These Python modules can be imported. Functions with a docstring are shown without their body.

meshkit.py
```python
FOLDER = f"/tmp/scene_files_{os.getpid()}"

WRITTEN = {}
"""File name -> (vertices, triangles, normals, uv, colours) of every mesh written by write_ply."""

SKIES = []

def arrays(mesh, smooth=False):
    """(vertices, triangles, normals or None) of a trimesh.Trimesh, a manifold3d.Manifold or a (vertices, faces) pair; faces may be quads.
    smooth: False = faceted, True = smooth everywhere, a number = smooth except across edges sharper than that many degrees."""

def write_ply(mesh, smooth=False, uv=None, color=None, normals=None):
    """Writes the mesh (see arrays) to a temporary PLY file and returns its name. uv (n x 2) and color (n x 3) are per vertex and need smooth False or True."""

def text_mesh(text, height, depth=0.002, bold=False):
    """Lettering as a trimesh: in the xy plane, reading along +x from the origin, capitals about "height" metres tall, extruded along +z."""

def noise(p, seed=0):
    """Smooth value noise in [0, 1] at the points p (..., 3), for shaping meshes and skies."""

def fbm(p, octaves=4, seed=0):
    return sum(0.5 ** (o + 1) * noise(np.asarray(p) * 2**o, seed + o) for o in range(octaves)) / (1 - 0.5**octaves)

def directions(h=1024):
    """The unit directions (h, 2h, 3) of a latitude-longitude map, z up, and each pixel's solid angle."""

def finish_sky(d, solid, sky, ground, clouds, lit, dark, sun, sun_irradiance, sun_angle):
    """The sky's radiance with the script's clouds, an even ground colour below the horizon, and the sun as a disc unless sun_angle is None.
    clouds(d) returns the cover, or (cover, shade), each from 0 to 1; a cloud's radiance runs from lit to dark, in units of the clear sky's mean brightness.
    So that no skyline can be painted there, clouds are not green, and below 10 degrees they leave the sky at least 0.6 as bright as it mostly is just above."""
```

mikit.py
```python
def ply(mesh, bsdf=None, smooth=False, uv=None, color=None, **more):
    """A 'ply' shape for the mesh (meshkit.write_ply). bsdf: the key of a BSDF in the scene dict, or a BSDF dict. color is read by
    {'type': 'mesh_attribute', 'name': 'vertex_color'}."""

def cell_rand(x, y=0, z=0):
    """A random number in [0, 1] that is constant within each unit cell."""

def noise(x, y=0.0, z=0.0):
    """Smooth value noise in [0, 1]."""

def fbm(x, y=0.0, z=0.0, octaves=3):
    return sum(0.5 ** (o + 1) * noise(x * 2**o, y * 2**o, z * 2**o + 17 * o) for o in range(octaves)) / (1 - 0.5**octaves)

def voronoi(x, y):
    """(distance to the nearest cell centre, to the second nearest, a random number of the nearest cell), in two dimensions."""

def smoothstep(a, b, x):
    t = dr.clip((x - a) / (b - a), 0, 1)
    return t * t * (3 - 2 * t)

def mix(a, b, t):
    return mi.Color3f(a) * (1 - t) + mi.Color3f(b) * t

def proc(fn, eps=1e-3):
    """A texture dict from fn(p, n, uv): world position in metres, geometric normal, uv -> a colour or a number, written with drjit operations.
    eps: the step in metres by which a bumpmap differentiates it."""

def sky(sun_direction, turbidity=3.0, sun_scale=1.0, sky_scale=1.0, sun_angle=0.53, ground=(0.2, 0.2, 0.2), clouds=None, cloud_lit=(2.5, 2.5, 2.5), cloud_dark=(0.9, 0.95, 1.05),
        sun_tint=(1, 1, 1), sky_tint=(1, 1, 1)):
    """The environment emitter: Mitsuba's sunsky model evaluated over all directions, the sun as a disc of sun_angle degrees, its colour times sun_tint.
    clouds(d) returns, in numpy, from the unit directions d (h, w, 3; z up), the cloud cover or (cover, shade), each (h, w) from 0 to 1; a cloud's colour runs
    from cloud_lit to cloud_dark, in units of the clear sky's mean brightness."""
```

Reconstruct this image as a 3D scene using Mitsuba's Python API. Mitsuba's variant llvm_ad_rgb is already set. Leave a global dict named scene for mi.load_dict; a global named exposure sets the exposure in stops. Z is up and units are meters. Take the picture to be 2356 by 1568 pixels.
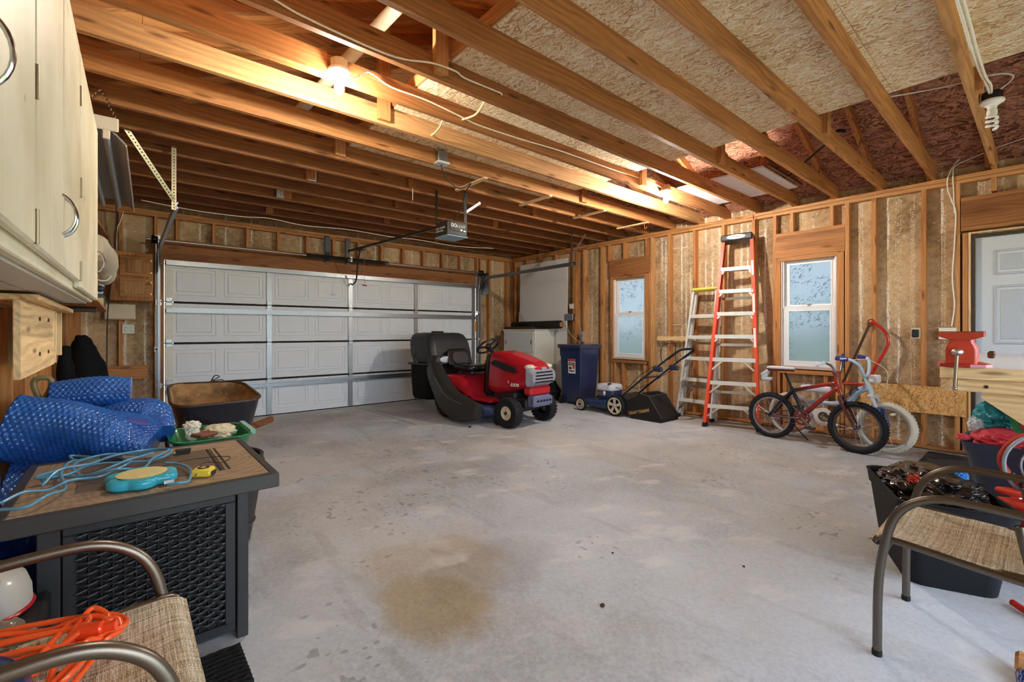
import math, random
import numpy as np, trimesh, mitsuba as mi, drjit as dr, mikit, meshkit
from shapely.geometry import Polygon, Point, box as sbox
from shapely.ops import unary_union
from mikit import noise, fbm, cell_rand, smoothstep, mix, voronoi

T4 = mi.ScalarTransform4f
PI = math.pi
rng = np.random.default_rng(7)
scene, labels, used = {}, {}, set()

# ---------------------------------------------------------------- camera, sky, exposure
YAW = math.radians(40.46)
EYE = [0.0, 0.0, 1.22]
exposure = 2.85
scene['camera'] = {'type': 'perspective', 'fov': 2 * math.degrees(math.atan(1178 / 1050)), 'fov_axis': 'x',
                   'near_clip': 0.02, 'far_clip': 200.0, 'principal_point_offset_y': (784 - 762) / 1568.0,
                   'to_world': T4().look_at(origin=EYE, target=[math.sin(YAW), math.cos(YAW), 1.22], up=[0, 0, 1])}
scene['sky'] = mikit.sky([-0.45, 0.35, 0.82], turbidity=4.0, sun_scale=0.6, sky_scale=4.0, ground=(0.22, 0.25, 0.16),
                         clouds=lambda d: 0.75 * np.clip(meshkit.fbm(d * 2.2, 4, 3) * 1.9 - 0.45, 0, 1))

# ---------------------------------------------------------------- helpers
def C(r, g, b):
    c = np.array([r, g, b]) / 255.0
    return tuple(float(x) for x in np.where(c <= 0.04045, c / 12.92, ((c + 0.055) / 1.055) ** 2.4))

def num(base):
    k, i = base, 0
    while k in used:
        i += 1
        k = f'{base}_{i:03d}'
    used.add(k)
    return k

def thing(name, label, cat, group=None):
    k = num(name)
    labels[k] = {'label': label, 'category': cat}
    if group: labels[k]['group'] = group
    return k

def struct(name, label):
    k = num(name)
    labels[k] = {'label': label, 'kind': 'structure'}
    return k

def put(key, mesh, mat, col=None, tone=None, smooth=30, uv=None, **kw):
    mesh = tomesh(mesh)
    if tone is not None:
        t = tone if isinstance(tone, (int, float)) else float(tone[0])
        uvc = np.tile([t, rng.random()], (len(mesh.vertices), 1))
        scene[key] = mikit.ply(mesh, mat, smooth=False, uv=uvc, **kw)
    elif col is not None:
        if smooth not in (False, True):
            mesh = trimesh.graph.smooth_shade(mesh, angle=np.radians(smooth), facet_minarea=None)
        cc = col(np.array(mesh.vertices)) if callable(col) else np.tile(col, (len(mesh.vertices), 1))
        scene[key] = mikit.ply(mesh, mat, smooth=smooth is not False, color=cc, **kw)
    else:
        scene[key] = mikit.ply(mesh, mat, smooth=smooth if uv is None else (smooth is not False), uv=uv, **kw)
    return key

def part(parent, name, mesh, mat, col=None, label=None, **kw):
    k = num(parent + '__' + name)
    put(k, mesh, mat, col, **kw)
    if label: labels[k] = {'label': label}
    return k

def stuffpart(parent, name, mesh, mat, col=None, **kw):
    k = part(parent, name, mesh, mat, col, **kw)
    labels[k] = {'kind': 'stuff'}
    return k

def solo(name, label, cat, mesh, mat, col=None, group=None, **kw):
    k = thing(name, label, cat, group)
    put(k, mesh, mat, col, **kw)
    return k

def tomesh(m):
    if hasattr(m, 'to_mesh'):
        q = m.to_mesh()
        return trimesh.Trimesh(q.vert_properties[:, :3], q.tri_verts, process=False)
    if isinstance(m, (list,)):
        return cat(*m)
    return m

def cat(*ms):
    return trimesh.util.concatenate([tomesh(m) for m in ms])

def hull(pts):
    return trimesh.convex.convex_hull(np.asarray(pts, float))

def bx(x0, x1, y0, y1, z0, z1, b=0):
    if b <= 0:
        m = trimesh.creation.box(extents=[abs(x1 - x0), abs(y1 - y0), abs(z1 - z0)])
        m.apply_translation([(x0 + x1) / 2, (y0 + y1) / 2, (z0 + z1) / 2])
        return m
    X, Y, Z = sorted((x0, x1)), sorted((y0, y1)), sorted((z0, z1))
    b = min(b, 0.45 * min(X[1] - X[0], Y[1] - Y[0], Z[1] - Z[0]))
    P = []
    for i in (0, 1):
        for j in (0, 1):
            for k in (0, 1):
                x, y, z = X[i], Y[j], Z[k]
                dx, dy, dz = b * (1 - 2 * i), b * (1 - 2 * j), b * (1 - 2 * k)
                P += [(x, y + dy, z + dz), (x + dx, y, z + dz), (x + dx, y + dy, z)]
    return hull(P)

def nrm(v):
    v = np.asarray(v, float)
    return v / np.linalg.norm(v)

def beam(p, q, w, h, up=(0, 0, 1), b=0):
    """A board from p to q: w across, h along up."""
    p, q = np.asarray(p, float), np.asarray(q, float)
    d = nrm(q - p)
    s = nrm(np.cross(up, d)) if abs(np.dot(nrm(up), d)) < 0.999 else nrm(np.cross([1, 0, 0], d))
    u = np.cross(d, s)
    L = np.linalg.norm(q - p)
    m = bx(0, L, -w / 2, w / 2, -h / 2, h / 2, b)
    M = np.eye(4)
    M[:3, 0], M[:3, 1], M[:3, 2], M[:3, 3] = d, s, u, p
    return m.apply_transform(M)

def spline(pts, n=8, closed=False):
    P = np.asarray(pts, float)
    if closed: P = np.vstack([P[-1:], P, P[:2]])
    else: P = np.vstack([2 * P[:1] - P[1:2], P, 2 * P[-1:] - P[-2:-1]])
    out = []
    for i in range(1, len(P) - 2):
        a, b, c, d = P[i - 1:i + 3]
        for t in np.arange(n) / n:
            out.append(0.5 * ((2 * b) + (c - a) * t + (2 * a - 5 * b + 4 * c - d) * t * t + (3 * b - a - 3 * c + d) * t ** 3))
    if not closed: out.append(P[-2])
    return np.array(out)

def tube(pts, r, n=8, s=0, closed=False, caps=True, flat=1.0):
    P = spline(pts, s, closed) if s else np.asarray(pts, float)
    N = len(P)
    R = np.full(N, r, float) if np.isscalar(r) else np.interp(np.linspace(0, 1, N), np.linspace(0, 1, len(r)), r)
    tan = np.roll(P, -1, 0) - np.roll(P, 1, 0) if closed else np.gradient(P, axis=0)
    tan /= np.linalg.norm(tan, axis=1, keepdims=True) + 1e-12
    u = np.cross(tan[0], [0, 0, 1] if abs(tan[0][2]) < 0.9 else [1, 0, 0]); u /= np.linalg.norm(u)
    V = []
    a = np.arange(n) * 2 * PI / n
    for i in range(N):
        u = u - tan[i] * np.dot(u, tan[i]); u /= np.linalg.norm(u) + 1e-12
        w = np.cross(tan[i], u)
        V.append(P[i] + R[i] * (np.cos(a)[:, None] * u + flat * np.sin(a)[:, None] * w))
    V = np.vstack(V)
    F = []
    for i in range(N if closed else N - 1):
        j = (i + 1) % N
        for k in range(n):
            l = (k + 1) % n
            F += [(i * n + k, i * n + l, j * n + l), (i * n + k, j * n + l, j * n + k)]
    if not closed and caps:
        V = np.vstack([V, P[0], P[-1]])
        for k in range(n):
            l = (k + 1) % n
            F += [(len(V) - 2, l, k), (len(V) - 1, (N - 1) * n + k, (N - 1) * n + l)]
    return trimesh.Trimesh(V, F, process=False)

def loft(rings, caps=True, closed=False):
    """Rings of equal length, joined; capped with fans."""
    R = [np.asarray(r, float) for r in rings]
    n, N = len(R[0]), len(R)
    V, F = np.vstack(R), []
    for i in range(N if closed else N - 1):
        j = (i + 1) % N
        for k in range(n):
            l = (k + 1) % n
            F += [(i * n + k, i * n + l, j * n + l), (i * n + k, j * n + l, j * n + k)]
    if caps and not closed:
        V = np.vstack([V, R[0].mean(0), R[-1].mean(0)])
        for k in range(n):
            l = (k + 1) % n
            F += [(len(V) - 2, l, k), (len(V) - 1, (N - 1) * n + k, (N - 1) * n + l)]
    m = trimesh.Trimesh(V, F, process=False)
    if caps and m.volume < 0: m.invert()
    return m

def lathe(prof, n=24, at=(0, 0, 0), axis=(0, 0, 1)):
    a = np.arange(n) * 2 * PI / n
    V, F, N = [], [], len(prof)
    for r, z in prof:
        V.append(np.stack([r * np.cos(a), r * np.sin(a), np.full(n, z)], 1))
    V = np.vstack(V)
    for i in range(N - 1):
        for k in range(n):
            l = (k + 1) % n
            F += [(i * n + k, i * n + l, (i + 1) * n + l), (i * n + k, (i + 1) * n + l, (i + 1) * n + k)]
    m = trimesh.Trimesh(V, F, process=False)
    m.update_faces(m.area_faces > 1e-14)
    m.apply_transform(align(axis))
    return m.apply_translation(at)

def align(axis):
    return trimesh.geometry.align_vectors([0, 0, 1], nrm(axis))

def cyl(p, q, r, n=16, b=0):
    p, q = np.asarray(p, float), np.asarray(q, float)
    L = np.linalg.norm(q - p)
    b = min(b, L / 3)
    pr = [(0, 0), (r - b, 0), (r, b), (r, L - b), (r - b, L), (0, L)] if b else [(0, 0), (r, 0), (r, L), (0, L)]
    return lathe(pr, n, p, q - p)

def ring(c, axis, r0, r1, w, n=32):
    """A flat ring (annulus of depth w) about an axis."""
    return lathe([(r0, -w / 2), (r1, -w / 2), (r1, w / 2), (r0, w / 2), (r0, -w / 2)], n, c, axis)

def torus(c, axis, R, r, n=40, k=10, flat=1.0):
    a = np.arange(k + 1) * 2 * PI / k
    return lathe([(R + r * math.cos(x), flat * r * math.sin(x)) for x in a], n, c, axis)

def ell(c, r, sub=2):
    m = trimesh.creation.icosphere(subdivisions=sub)
    m.apply_scale(r)
    return m.apply_translation(c)

def extr(poly, d, o=(0, 0, 0), ex=(1, 0, 0), ey=(0, 1, 0)):
    """The polygon (shapely, or points) in the plane o + ex, ey, extruded d along ex x ey."""
    if not hasattr(poly, 'exterior'): poly = Polygon(poly)
    m = trimesh.creation.extrude_polygon(poly, abs(d), engine='earcut')
    M = np.eye(4)
    ez = np.cross(ex, ey) * (1 if d > 0 else -1)
    M[:3, 0], M[:3, 1], M[:3, 2], M[:3, 3] = ex, ey, ez, o
    m.apply_transform(M)
    if d < 0: m.invert()
    return m

def sheet(grid, thick=0.0):
    """A grid (a, b, 3) of points as a sheet; with thickness it gets a back and a rim."""
    g = np.asarray(grid, float)
    a, b = g.shape[:2]
    i = np.arange(a * b).reshape(a, b)
    q = np.stack([i[:-1, :-1], i[1:, :-1], i[1:, 1:], i[:-1, 1:]], -1).reshape(-1, 4)
    F = np.vstack([q[:, [0, 1, 2]], q[:, [0, 2, 3]]])
    V = g.reshape(-1, 3)
    if thick:
        n = trimesh.Trimesh(V, F, process=False).vertex_normals
        V2 = V - n * thick
        rim = np.concatenate([i[0, :], i[1:, -1], i[-1, ::-1][1:], i[::-1, 0][1:-1]])
        r2 = np.roll(rim, -1)
        s = np.vstack([np.stack([rim, rim + a * b, r2 + a * b], 1), np.stack([rim, r2 + a * b, r2], 1)])
        F = np.vstack([F, F[:, ::-1] + a * b, s])
        V = np.vstack([V, V2])
    return trimesh.Trimesh(V, F, process=False)

def place(mesh, loc=(0, 0, 0), rz=0.0, M=None):
    m = tomesh(mesh).copy()
    if M is None:
        M = np.eye(4)
        c_, s_ = math.cos(rz), math.sin(rz)
        M[:2, :2] = [[c_, -s_], [s_, c_]]
        M[:3, 3] = loc
    return m.apply_transform(M)

def frame(o, ex, ey, ez=None):
    M = np.eye(4)
    M[:3, 0], M[:3, 1] = ex, ey
    M[:3, 2] = np.cross(ex, ey) if ez is None else ez
    M[:3, 3] = o
    return M

def textm(s, height, o, ex, ey, depth=0.002, bold=False, center=False):
    """Lettering standing on the plane through o with reading direction ex and up ey."""
    m = meshkit.text_mesh(s, height, depth, bold)
    if center: m.apply_translation([-m.bounds[:, 0].mean(), -m.bounds[:, 1].mean(), 0])
    return m.apply_transform(frame(o, ex, ey))

def rrect(w, h, r, n=4, cx=0, cy=0):
    r = min(r, 0.499 * w, 0.499 * h)
    P = []
    for k, (sx, sy) in enumerate(((1, 1), (-1, 1), (-1, -1), (1, -1))):
        for i in range(n + 1):
            t = (k + i / n) * PI / 2
            P.append((cx + sx * (w / 2 - r) + r * math.cos(t), cy + sy * (h / 2 - r) + r * math.sin(t)))
    return np.array(P)

# ---------------------------------------------------------------- materials
def pr(col, rough, spec=0.5, **k):
    return {'type': 'twosided', 'b': {'type': 'principled', 'base_color': col, 'roughness': rough, 'specular': spec, **k}}
VC = {'type': 'mesh_attribute', 'name': 'vertex_color'}
scene['paint'] = pr(VC, 0.45, 0.5)
scene['gloss'] = pr(VC, 0.18, 0.6)
scene['matte'] = pr(VC, 0.8, 0.2)
scene['rubber'] = pr(VC, 0.7, 0.3)
scene['metal'] = pr(VC, 0.38, 0.5, metallic=1.0)
scene['chrome'] = pr(VC, 0.12, 0.5, metallic=1.0)
scene['glass'] = {'type': 'thindielectric', 'int_ior': 1.5}

def lin(c): return mi.Color3f(*[float(x) for x in c])

def woodfn(ax):
    def f(p, n, uv):
        t, s = uv.x, uv.y * 71.0
        l, a, b = (p.x, p.y, p.z) if ax == 0 else (p.y, p.x, p.z) if ax == 1 else (p.z, p.x, p.y)
        l, a, b = l + s, a + s * 0.37, b - s * 0.21
        wob = fbm(l * 1.6, a * 6, b * 6, 3)
        g = fbm(l * 2.2, a * 55 + wob * 7, b * 55 + wob * 7, 2)
        rings = 0.5 + 0.5 * dr.sin((a + b) * 190 + wob * 26)
        fine = noise(l * 14, a * 260, b * 260)
        base = mix(C(106, 62, 38), mix(C(184, 126, 74), C(230, 198, 146), smoothstep(0.5, 1.0, t)), smoothstep(0.0, 0.5, t))
        v = 0.56 + 0.46 * g + 0.20 * rings + 0.20 * fine
        # knots: a few dark round spots
        kx, ky = l * 1.7, (a + b) * 9.0
        d1, d2, w = voronoi(kx, ky)
        knot = smoothstep(0.17, 0.06, d1 + 0.05 * g) * dr.select(w > 0.55, 1.0, 0.0)
        patch = smoothstep(0.52, 0.78, fbm(l * 1.5, a * 7, b * 7, 4))
        c = base * v
        c = mix(c, c * lin((0.50, 0.42, 0.40)), patch * 0.7 * (1 - 0.8 * smoothstep(0.55, 0.9, t)))
        return mix(c, c * lin((0.34, 0.26, 0.22)), knot * 0.85)
    return f
for i, nm in enumerate(('wood_x', 'wood_y', 'wood_z')):
    scene[nm] = pr(mikit.proc(woodfn(i)), 0.6, 0.25)

def strands(u, v, seed):
    """Pressed wood flakes: three layers of long cells, each turned its own way."""
    out, val = mi.Float(0.5), mi.Float(-1)
    for k, (ang, L, W) in enumerate(((0.22, 0.10, 0.014), (-0.35, 0.085, 0.017), (0.9, 0.06, 0.013), (-0.05, 0.13, 0.015), (-0.8, 0.06, 0.016))):
        ca, sa = math.cos(ang), math.sin(ang)
        wx = noise(u * 9 + k * 5, v * 9, seed) * 0.03
        x, y = (u * ca + v * sa) / L, (-u * sa + v * ca + wx) / W
        row = dr.floor(y)
        x = x + cell_rand(row, k, seed) * 7
        h = cell_rand(dr.floor(x), row, k * 13 + seed)
        tone = cell_rand(dr.floor(x), row, k * 29 + 3 + seed)
        fx, fy = x - dr.floor(x), y - row
        edge = smoothstep(0.0, 0.12, fy) * smoothstep(1.0, 0.88, fy) * smoothstep(0, 0.05, fx) * smoothstep(1, 0.95, fx)
        hit = h > val
        out = dr.select(hit, tone * (0.62 + 0.38 * edge), out)
        val = dr.maximum(val, h)
    return out

def osbfn(lo, midc, hi, seed, sc=1.0):
    def f(p, n, uv):
        up = dr.abs(n.z) > 0.4
        u = dr.select(dr.abs(n.x) > 0.9, p.y, p.x)
        v = dr.select(up, p.y, p.z)
        s = strands(v * sc, u * sc, seed)
        b = fbm(u * 2.5, v * 2.5, seed, 3)
        s = s * 0.85 + 0.3 * (b - 0.5) + 0.08
        return mix(mix(C(*lo), C(*midc), smoothstep(0.05, 0.45, s)), C(*hi), smoothstep(0.45, 0.95, s))
    return f
scene['osb_deck'] = pr(mikit.proc(osbfn((186, 144, 98), (232, 208, 164), (251, 242, 216), 1, 1.5)), 0.75, 0.15)
scene['osb_roof'] = pr(mikit.proc(osbfn((104, 62, 50), (164, 112, 90), (200, 152, 122), 5)), 0.8, 0.15)
scene['osb_wall'] = pr(mikit.proc(osbfn((178, 124, 70), (222, 172, 108), (234, 196, 138), 9, 2.0)), 0.7, 0.2)

def plyfn(p, n, uv):
    w = fbm(p.x * 2, p.y * 2, p.z, 3)
    g = fbm(p.x * 3 + w * 3, p.y * 26 + w * 10, 2.0, 3)
    return mix(C(176, 108, 52), C(232, 172, 104), smoothstep(0.25, 0.8, g * 0.7 + w * 0.4))
scene['ply_roof'] = pr(mikit.proc(plyfn), 0.7, 0.2)

def dotcol(s, z, s0, dens, wid, salt):
    """A column of nail-head dabs: rows every 16 mm, about wid wide, with a smear of filler in places."""
    d = s - s0 + 0.008 * (noise(z * 3, salt) - 0.5)
    z2 = z / 0.023
    out = mi.Float(0)
    for j, off in enumerate((-wid, 0.0, wid)):
        r = dr.floor(z2 + j * 0.37)
        h = cell_rand(r, j, salt)
        px = d - off - (cell_rand(r, j, salt + 3) - 0.5) * 0.007
        pz = (z2 + j * 0.37 - r - 0.5) * 0.023
        rad = 0.0040 + 0.0042 * cell_rand(r, j, salt + 7)
        thin = noise(z * 2.3, j * 4.1, salt)
        out = dr.maximum(out, dr.select((h < dens) & (thin > 0.22), smoothstep(rad, rad * 0.5, dr.sqrt(px * px + pz * pz)), 0.0))
    sm = smoothstep(0.014, 0.006, dr.abs(d + 0.01 * (noise(z * 9, salt + 1) - 0.5))) * smoothstep(0.50, 0.60, noise(z * 2.1 + 9, salt + 2))
    sm = sm * smoothstep(0.25, 0.5, noise(z * 60, s * 200))
    return dr.maximum(out, sm * 0.85)

def sheathfn(axis, cols):
    def f(p, n, uv):
        s, z = (p.y if axis == 1 else p.x), p.z
        b = fbm(s * 2.2, z * 1.3, 3.0 + axis, 4)
        g = fbm(s * 24, z * 26, 4.0, 3)
        m = fbm(s * 40, z * 40, 2.0, 2)
        c = mix(C(138, 110, 80), C(202, 172, 132), smoothstep(0.25, 0.75, 0.65 * b + 0.25 * g + 0.2 * m))
        blot = smoothstep(0.6, 0.8, fbm(s * 5, z * 3, 8.0, 3))
        c = mix(c, c * lin((0.66, 0.58, 0.5)), blot * 0.7)
        spk = smoothstep(0.86, 0.92, noise(s * 85, z * 85)) * smoothstep(0.45, 0.6, fbm(s * 6, z * 2.5, 15.0, 2))
        c = mix(c, C(228, 220, 200), spk * 0.55)
        d = mi.Float(0)
        for k, (s0, dens, wid) in enumerate(cols):
            d = dr.maximum(d, dotcol(s, z, s0, dens, wid, 11 + k * 5))
        hz = dr.maximum(smoothstep(0.005, 0.002, dr.abs(z - 2.48 - 0.006 * noise(s * 8))), smoothstep(0.005, 0.002, dr.abs(z - 1.32 - 0.006 * noise(s * 7))))
        d = dr.maximum(d, hz * smoothstep(0.5, 0.62, noise(s * 42, 2.0)) * smoothstep(0.35, 0.5, noise(s * 3.1, 7.0)))
        return mix(c, C(236, 230, 214), d * 0.92)
    return f
RC = [(0.28, .95, .016), (0.42, .9, .02), (1.05, .5, .02), (1.95, .9, .015), (2.7, .95, .015), (3.0, .8, .02), (3.2, .9, .014), (3.5, .95, .016), (3.9, .9, .02), (5.3, .9, .014), (0.35, .8, .02), (0.70, .8, .022), (0.93, .97, .014), (1.14, .35, .02), (1.38, .95, .016), (1.85, .8, .014), (2.40, .95, .014), (2.62, .7, .02), (2.83, .9, .014), (3.10, .9, .016), (3.43, .6, .018),
      (3.57, .9, .012), (3.84, .9, .016), (4.32, .9, .014), (4.60, .7, .018), (4.90, .95, .011), (5.18, .8, .02), (5.50, .7, .016), (6.9, .8, .016), (7.2, .8, .015)]
GC = [(-0.33, .8, .016), (0.02, .9, .016), (0.22, .6, .012), (0.62, .8, .018), (0.80, .8, .012), (1.1, .9, .016), (1.42, .8, .018), (1.75, .9, .013), (2.1, .8, .016), (2.4, .8, .016), (3.0, .8, .018),
      (3.3, .8, .012), (3.65, .8, .016), (4.0, .8, .016), (4.35, .8, .016), (4.75, .9, .014), (5.1, .8, .016), (5.56, .95, .016), (5.86, .95, .016), (6.1, .8, .016)]
scene['sheath_right'] = pr(mikit.proc(sheathfn(1, RC)), 0.85, 0.1)
scene['sheath_back'] = pr(mikit.proc(sheathfn(0, GC)), 0.85, 0.1)

def concretefn(p, n, uv):
    x, y = p.x, p.y
    b = fbm(x * 0.9, y * 0.9, 1.0, 4)
    w = fbm(x * 3.1 + b * 2, y * 3.1, 2.0, 4)
    f = fbm(x * 70, y * 70, 3.0, 2)
    sp = noise(x * 240, y * 240)
    v = 0.52 + 0.36 * b + 0.20 * w + 0.14 * (f - 0.5) + 0.08 * (sp - 0.5)
    c = mix(C(122, 125, 128), C(198, 204, 210), smoothstep(0.3, 1.05, v))
    tan = 0.8 * smoothstep(0.42, 0.66, fbm(x * 1.3 + 3, y * 1.3, 5.0, 4) + 0.20 * smoothstep(2.3, 0.6, x) - 0.05)
    c = mix(c, c * lin((1.0, 0.86, 0.68)), tan * 0.5)
    def blob(cx, cy, rx, ry, k):
        d = dr.sqrt(((x - cx) / rx) ** 2 + ((y - cy) / ry) ** 2) + 0.9 * (fbm(x * 4, y * 4, k, 4) - 0.5)
        return smoothstep(1.0, 0.45, d)
    rust = dr.maximum(blob(1.05, 1.75, 0.30, 0.36, 4.0), 0.6 * blob(1.25, 2.05, 0.4, 0.5, 6.0))
    c = mix(c, c * lin((0.82, 0.62, 0.36)), rust * 0.85)
    oil = dr.maximum(dr.maximum(0.7 * blob(1.45, 1.9, 0.45, 0.35, 9.0), 0.6 * blob(3.4, 5.9, 1.4, 0.8, 12.0)), 0.5 * blob(2.2, 3.3, 1.0, 0.5, 15.0))
    c = mix(c, c * lin((0.66, 0.62, 0.58)), oil * 0.7)
    st = smoothstep(0.62, 0.74, fbm(x * 9, y * 2.2 + x, 21.0, 4)) * 0.28
    c = mix(c, c * lin((0.7, 0.66, 0.6)), st)
    sc = smoothstep(0.62, 0.8, fbm(x * 2.6 - y * 1.2, y * 5 + x * 2, 31.0, 5)) * 0.35
    c = mix(c, C(222, 220, 216), sc)
    fl = smoothstep(0.80, 0.86, noise(x * 34, y * 34, 4.0)) * smoothstep(0.6, 0.75, noise(x * 3, y * 3, 9.0))
    c = mix(c, c * 0.5, fl * 0.6)
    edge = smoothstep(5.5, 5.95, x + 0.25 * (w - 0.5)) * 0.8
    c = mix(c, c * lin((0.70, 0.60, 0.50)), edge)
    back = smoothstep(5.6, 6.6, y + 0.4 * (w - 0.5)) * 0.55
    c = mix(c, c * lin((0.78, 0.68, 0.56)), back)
    for (ax, ay, bx_, by_) in ((2.86, 7.4, 2.92, 5.35),):
        L = math.hypot(bx_ - ax, by_ - ay); ux, uy = (bx_ - ax) / L, (by_ - ay) / L
        dd = dr.abs((x - ax) * uy - (y - ay) * ux); tt = (x - ax) * ux + (y - ay) * uy
        c = mix(c, c * 0.25, smoothstep(0.010, 0.004, dd) * dr.select((tt > 0) & (tt < L), 1.0, 0.0))
    return c
scene['concrete'] = pr(mikit.proc(concretefn), 0.62, 0.35)

def weavefn(p, n, uv):
    a, b = uv.x * 300.0, uv.y * 300.0
    i, j = dr.floor(a), dr.floor(b)
    over = dr.abs((i + j) - 2 * dr.floor((i + j) * 0.5)) < 0.5
    t = dr.select(over, cell_rand(i, 3, 1), cell_rand(j, 9, 2))
    t2 = noise(a * 0.11, b * 3.0) * 0.35 + noise(a * 3.0, b * 0.11, 4.0) * 0.35 + t * 0.5 - 0.1
    c = mix(C(116, 98, 72), mix(C(204, 186, 152), C(238, 234, 224), smoothstep(0.5, 0.85, t2)), smoothstep(0.1, 0.55, t2))
    fa, fb = a - i, b - j
    gap = dr.minimum(dr.minimum(fa, 1 - fa), dr.minimum(fb, 1 - fb))
    return c * (0.55 + 0.45 * smoothstep(0.0, 0.2, gap))
scene['sling'] = pr(mikit.proc(weavefn), 0.7, 0.25)

def tablewoodfn(p, n, uv):
    a, l = p.x, p.y
    wob = fbm(p.x * 3, p.y * 3, 1.0, 4)
    cx, cy = p.x - 0.36, p.y - 2.5
    ring_ = dr.sqrt((cx * 2.2) ** 2 + (cy * 1.0) ** 2)
    g = 0.5 + 0.5 * dr.sin(ring_ * 120 + wob * 30)
    f = fbm(p.x * 20, p.y * 140, 2.0, 2)
    return mix(C(104, 88, 70), C(176, 154, 126), dr.clip(0.16 * g + 0.6 * f + 0.4 * wob - 0.05, 0, 1))
scene['table_wood'] = pr(mikit.proc(tablewoodfn), 0.5, 0.35)

def creamfn(p, n, uv):
    b = fbm(p.y * 3, p.z * 3, 1.0, 4)
    g = noise(p.y * 160, p.z * 4)
    c = mix(C(198, 188, 156), C(220, 211, 184), smoothstep(0.25, 0.75, b * 0.92 + g * 0.08))
    chip = smoothstep(0.86, 0.88, fbm(p.y * 30, p.z * 14, 5.0, 3))
    return mix(c, C(150, 112, 66), chip * 0.8)
scene['cream'] = pr(mikit.proc(creamfn), 0.42, 0.45)

def rustfn(p, n, uv):
    b = fbm(p.x * 9, p.y * 9, p.z * 9, 4)
    s = noise(p.x * 90, p.y * 90, p.z * 90)
    c = mix(C(118, 92, 64), C(190, 150, 102), smoothstep(0.2, 0.75, b))
    return mix(c, C(222, 190, 120), smoothstep(0.8, 0.92, s) * 0.7)
scene['rust'] = pr(mikit.proc(rustfn), 0.85, 0.2)

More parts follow.
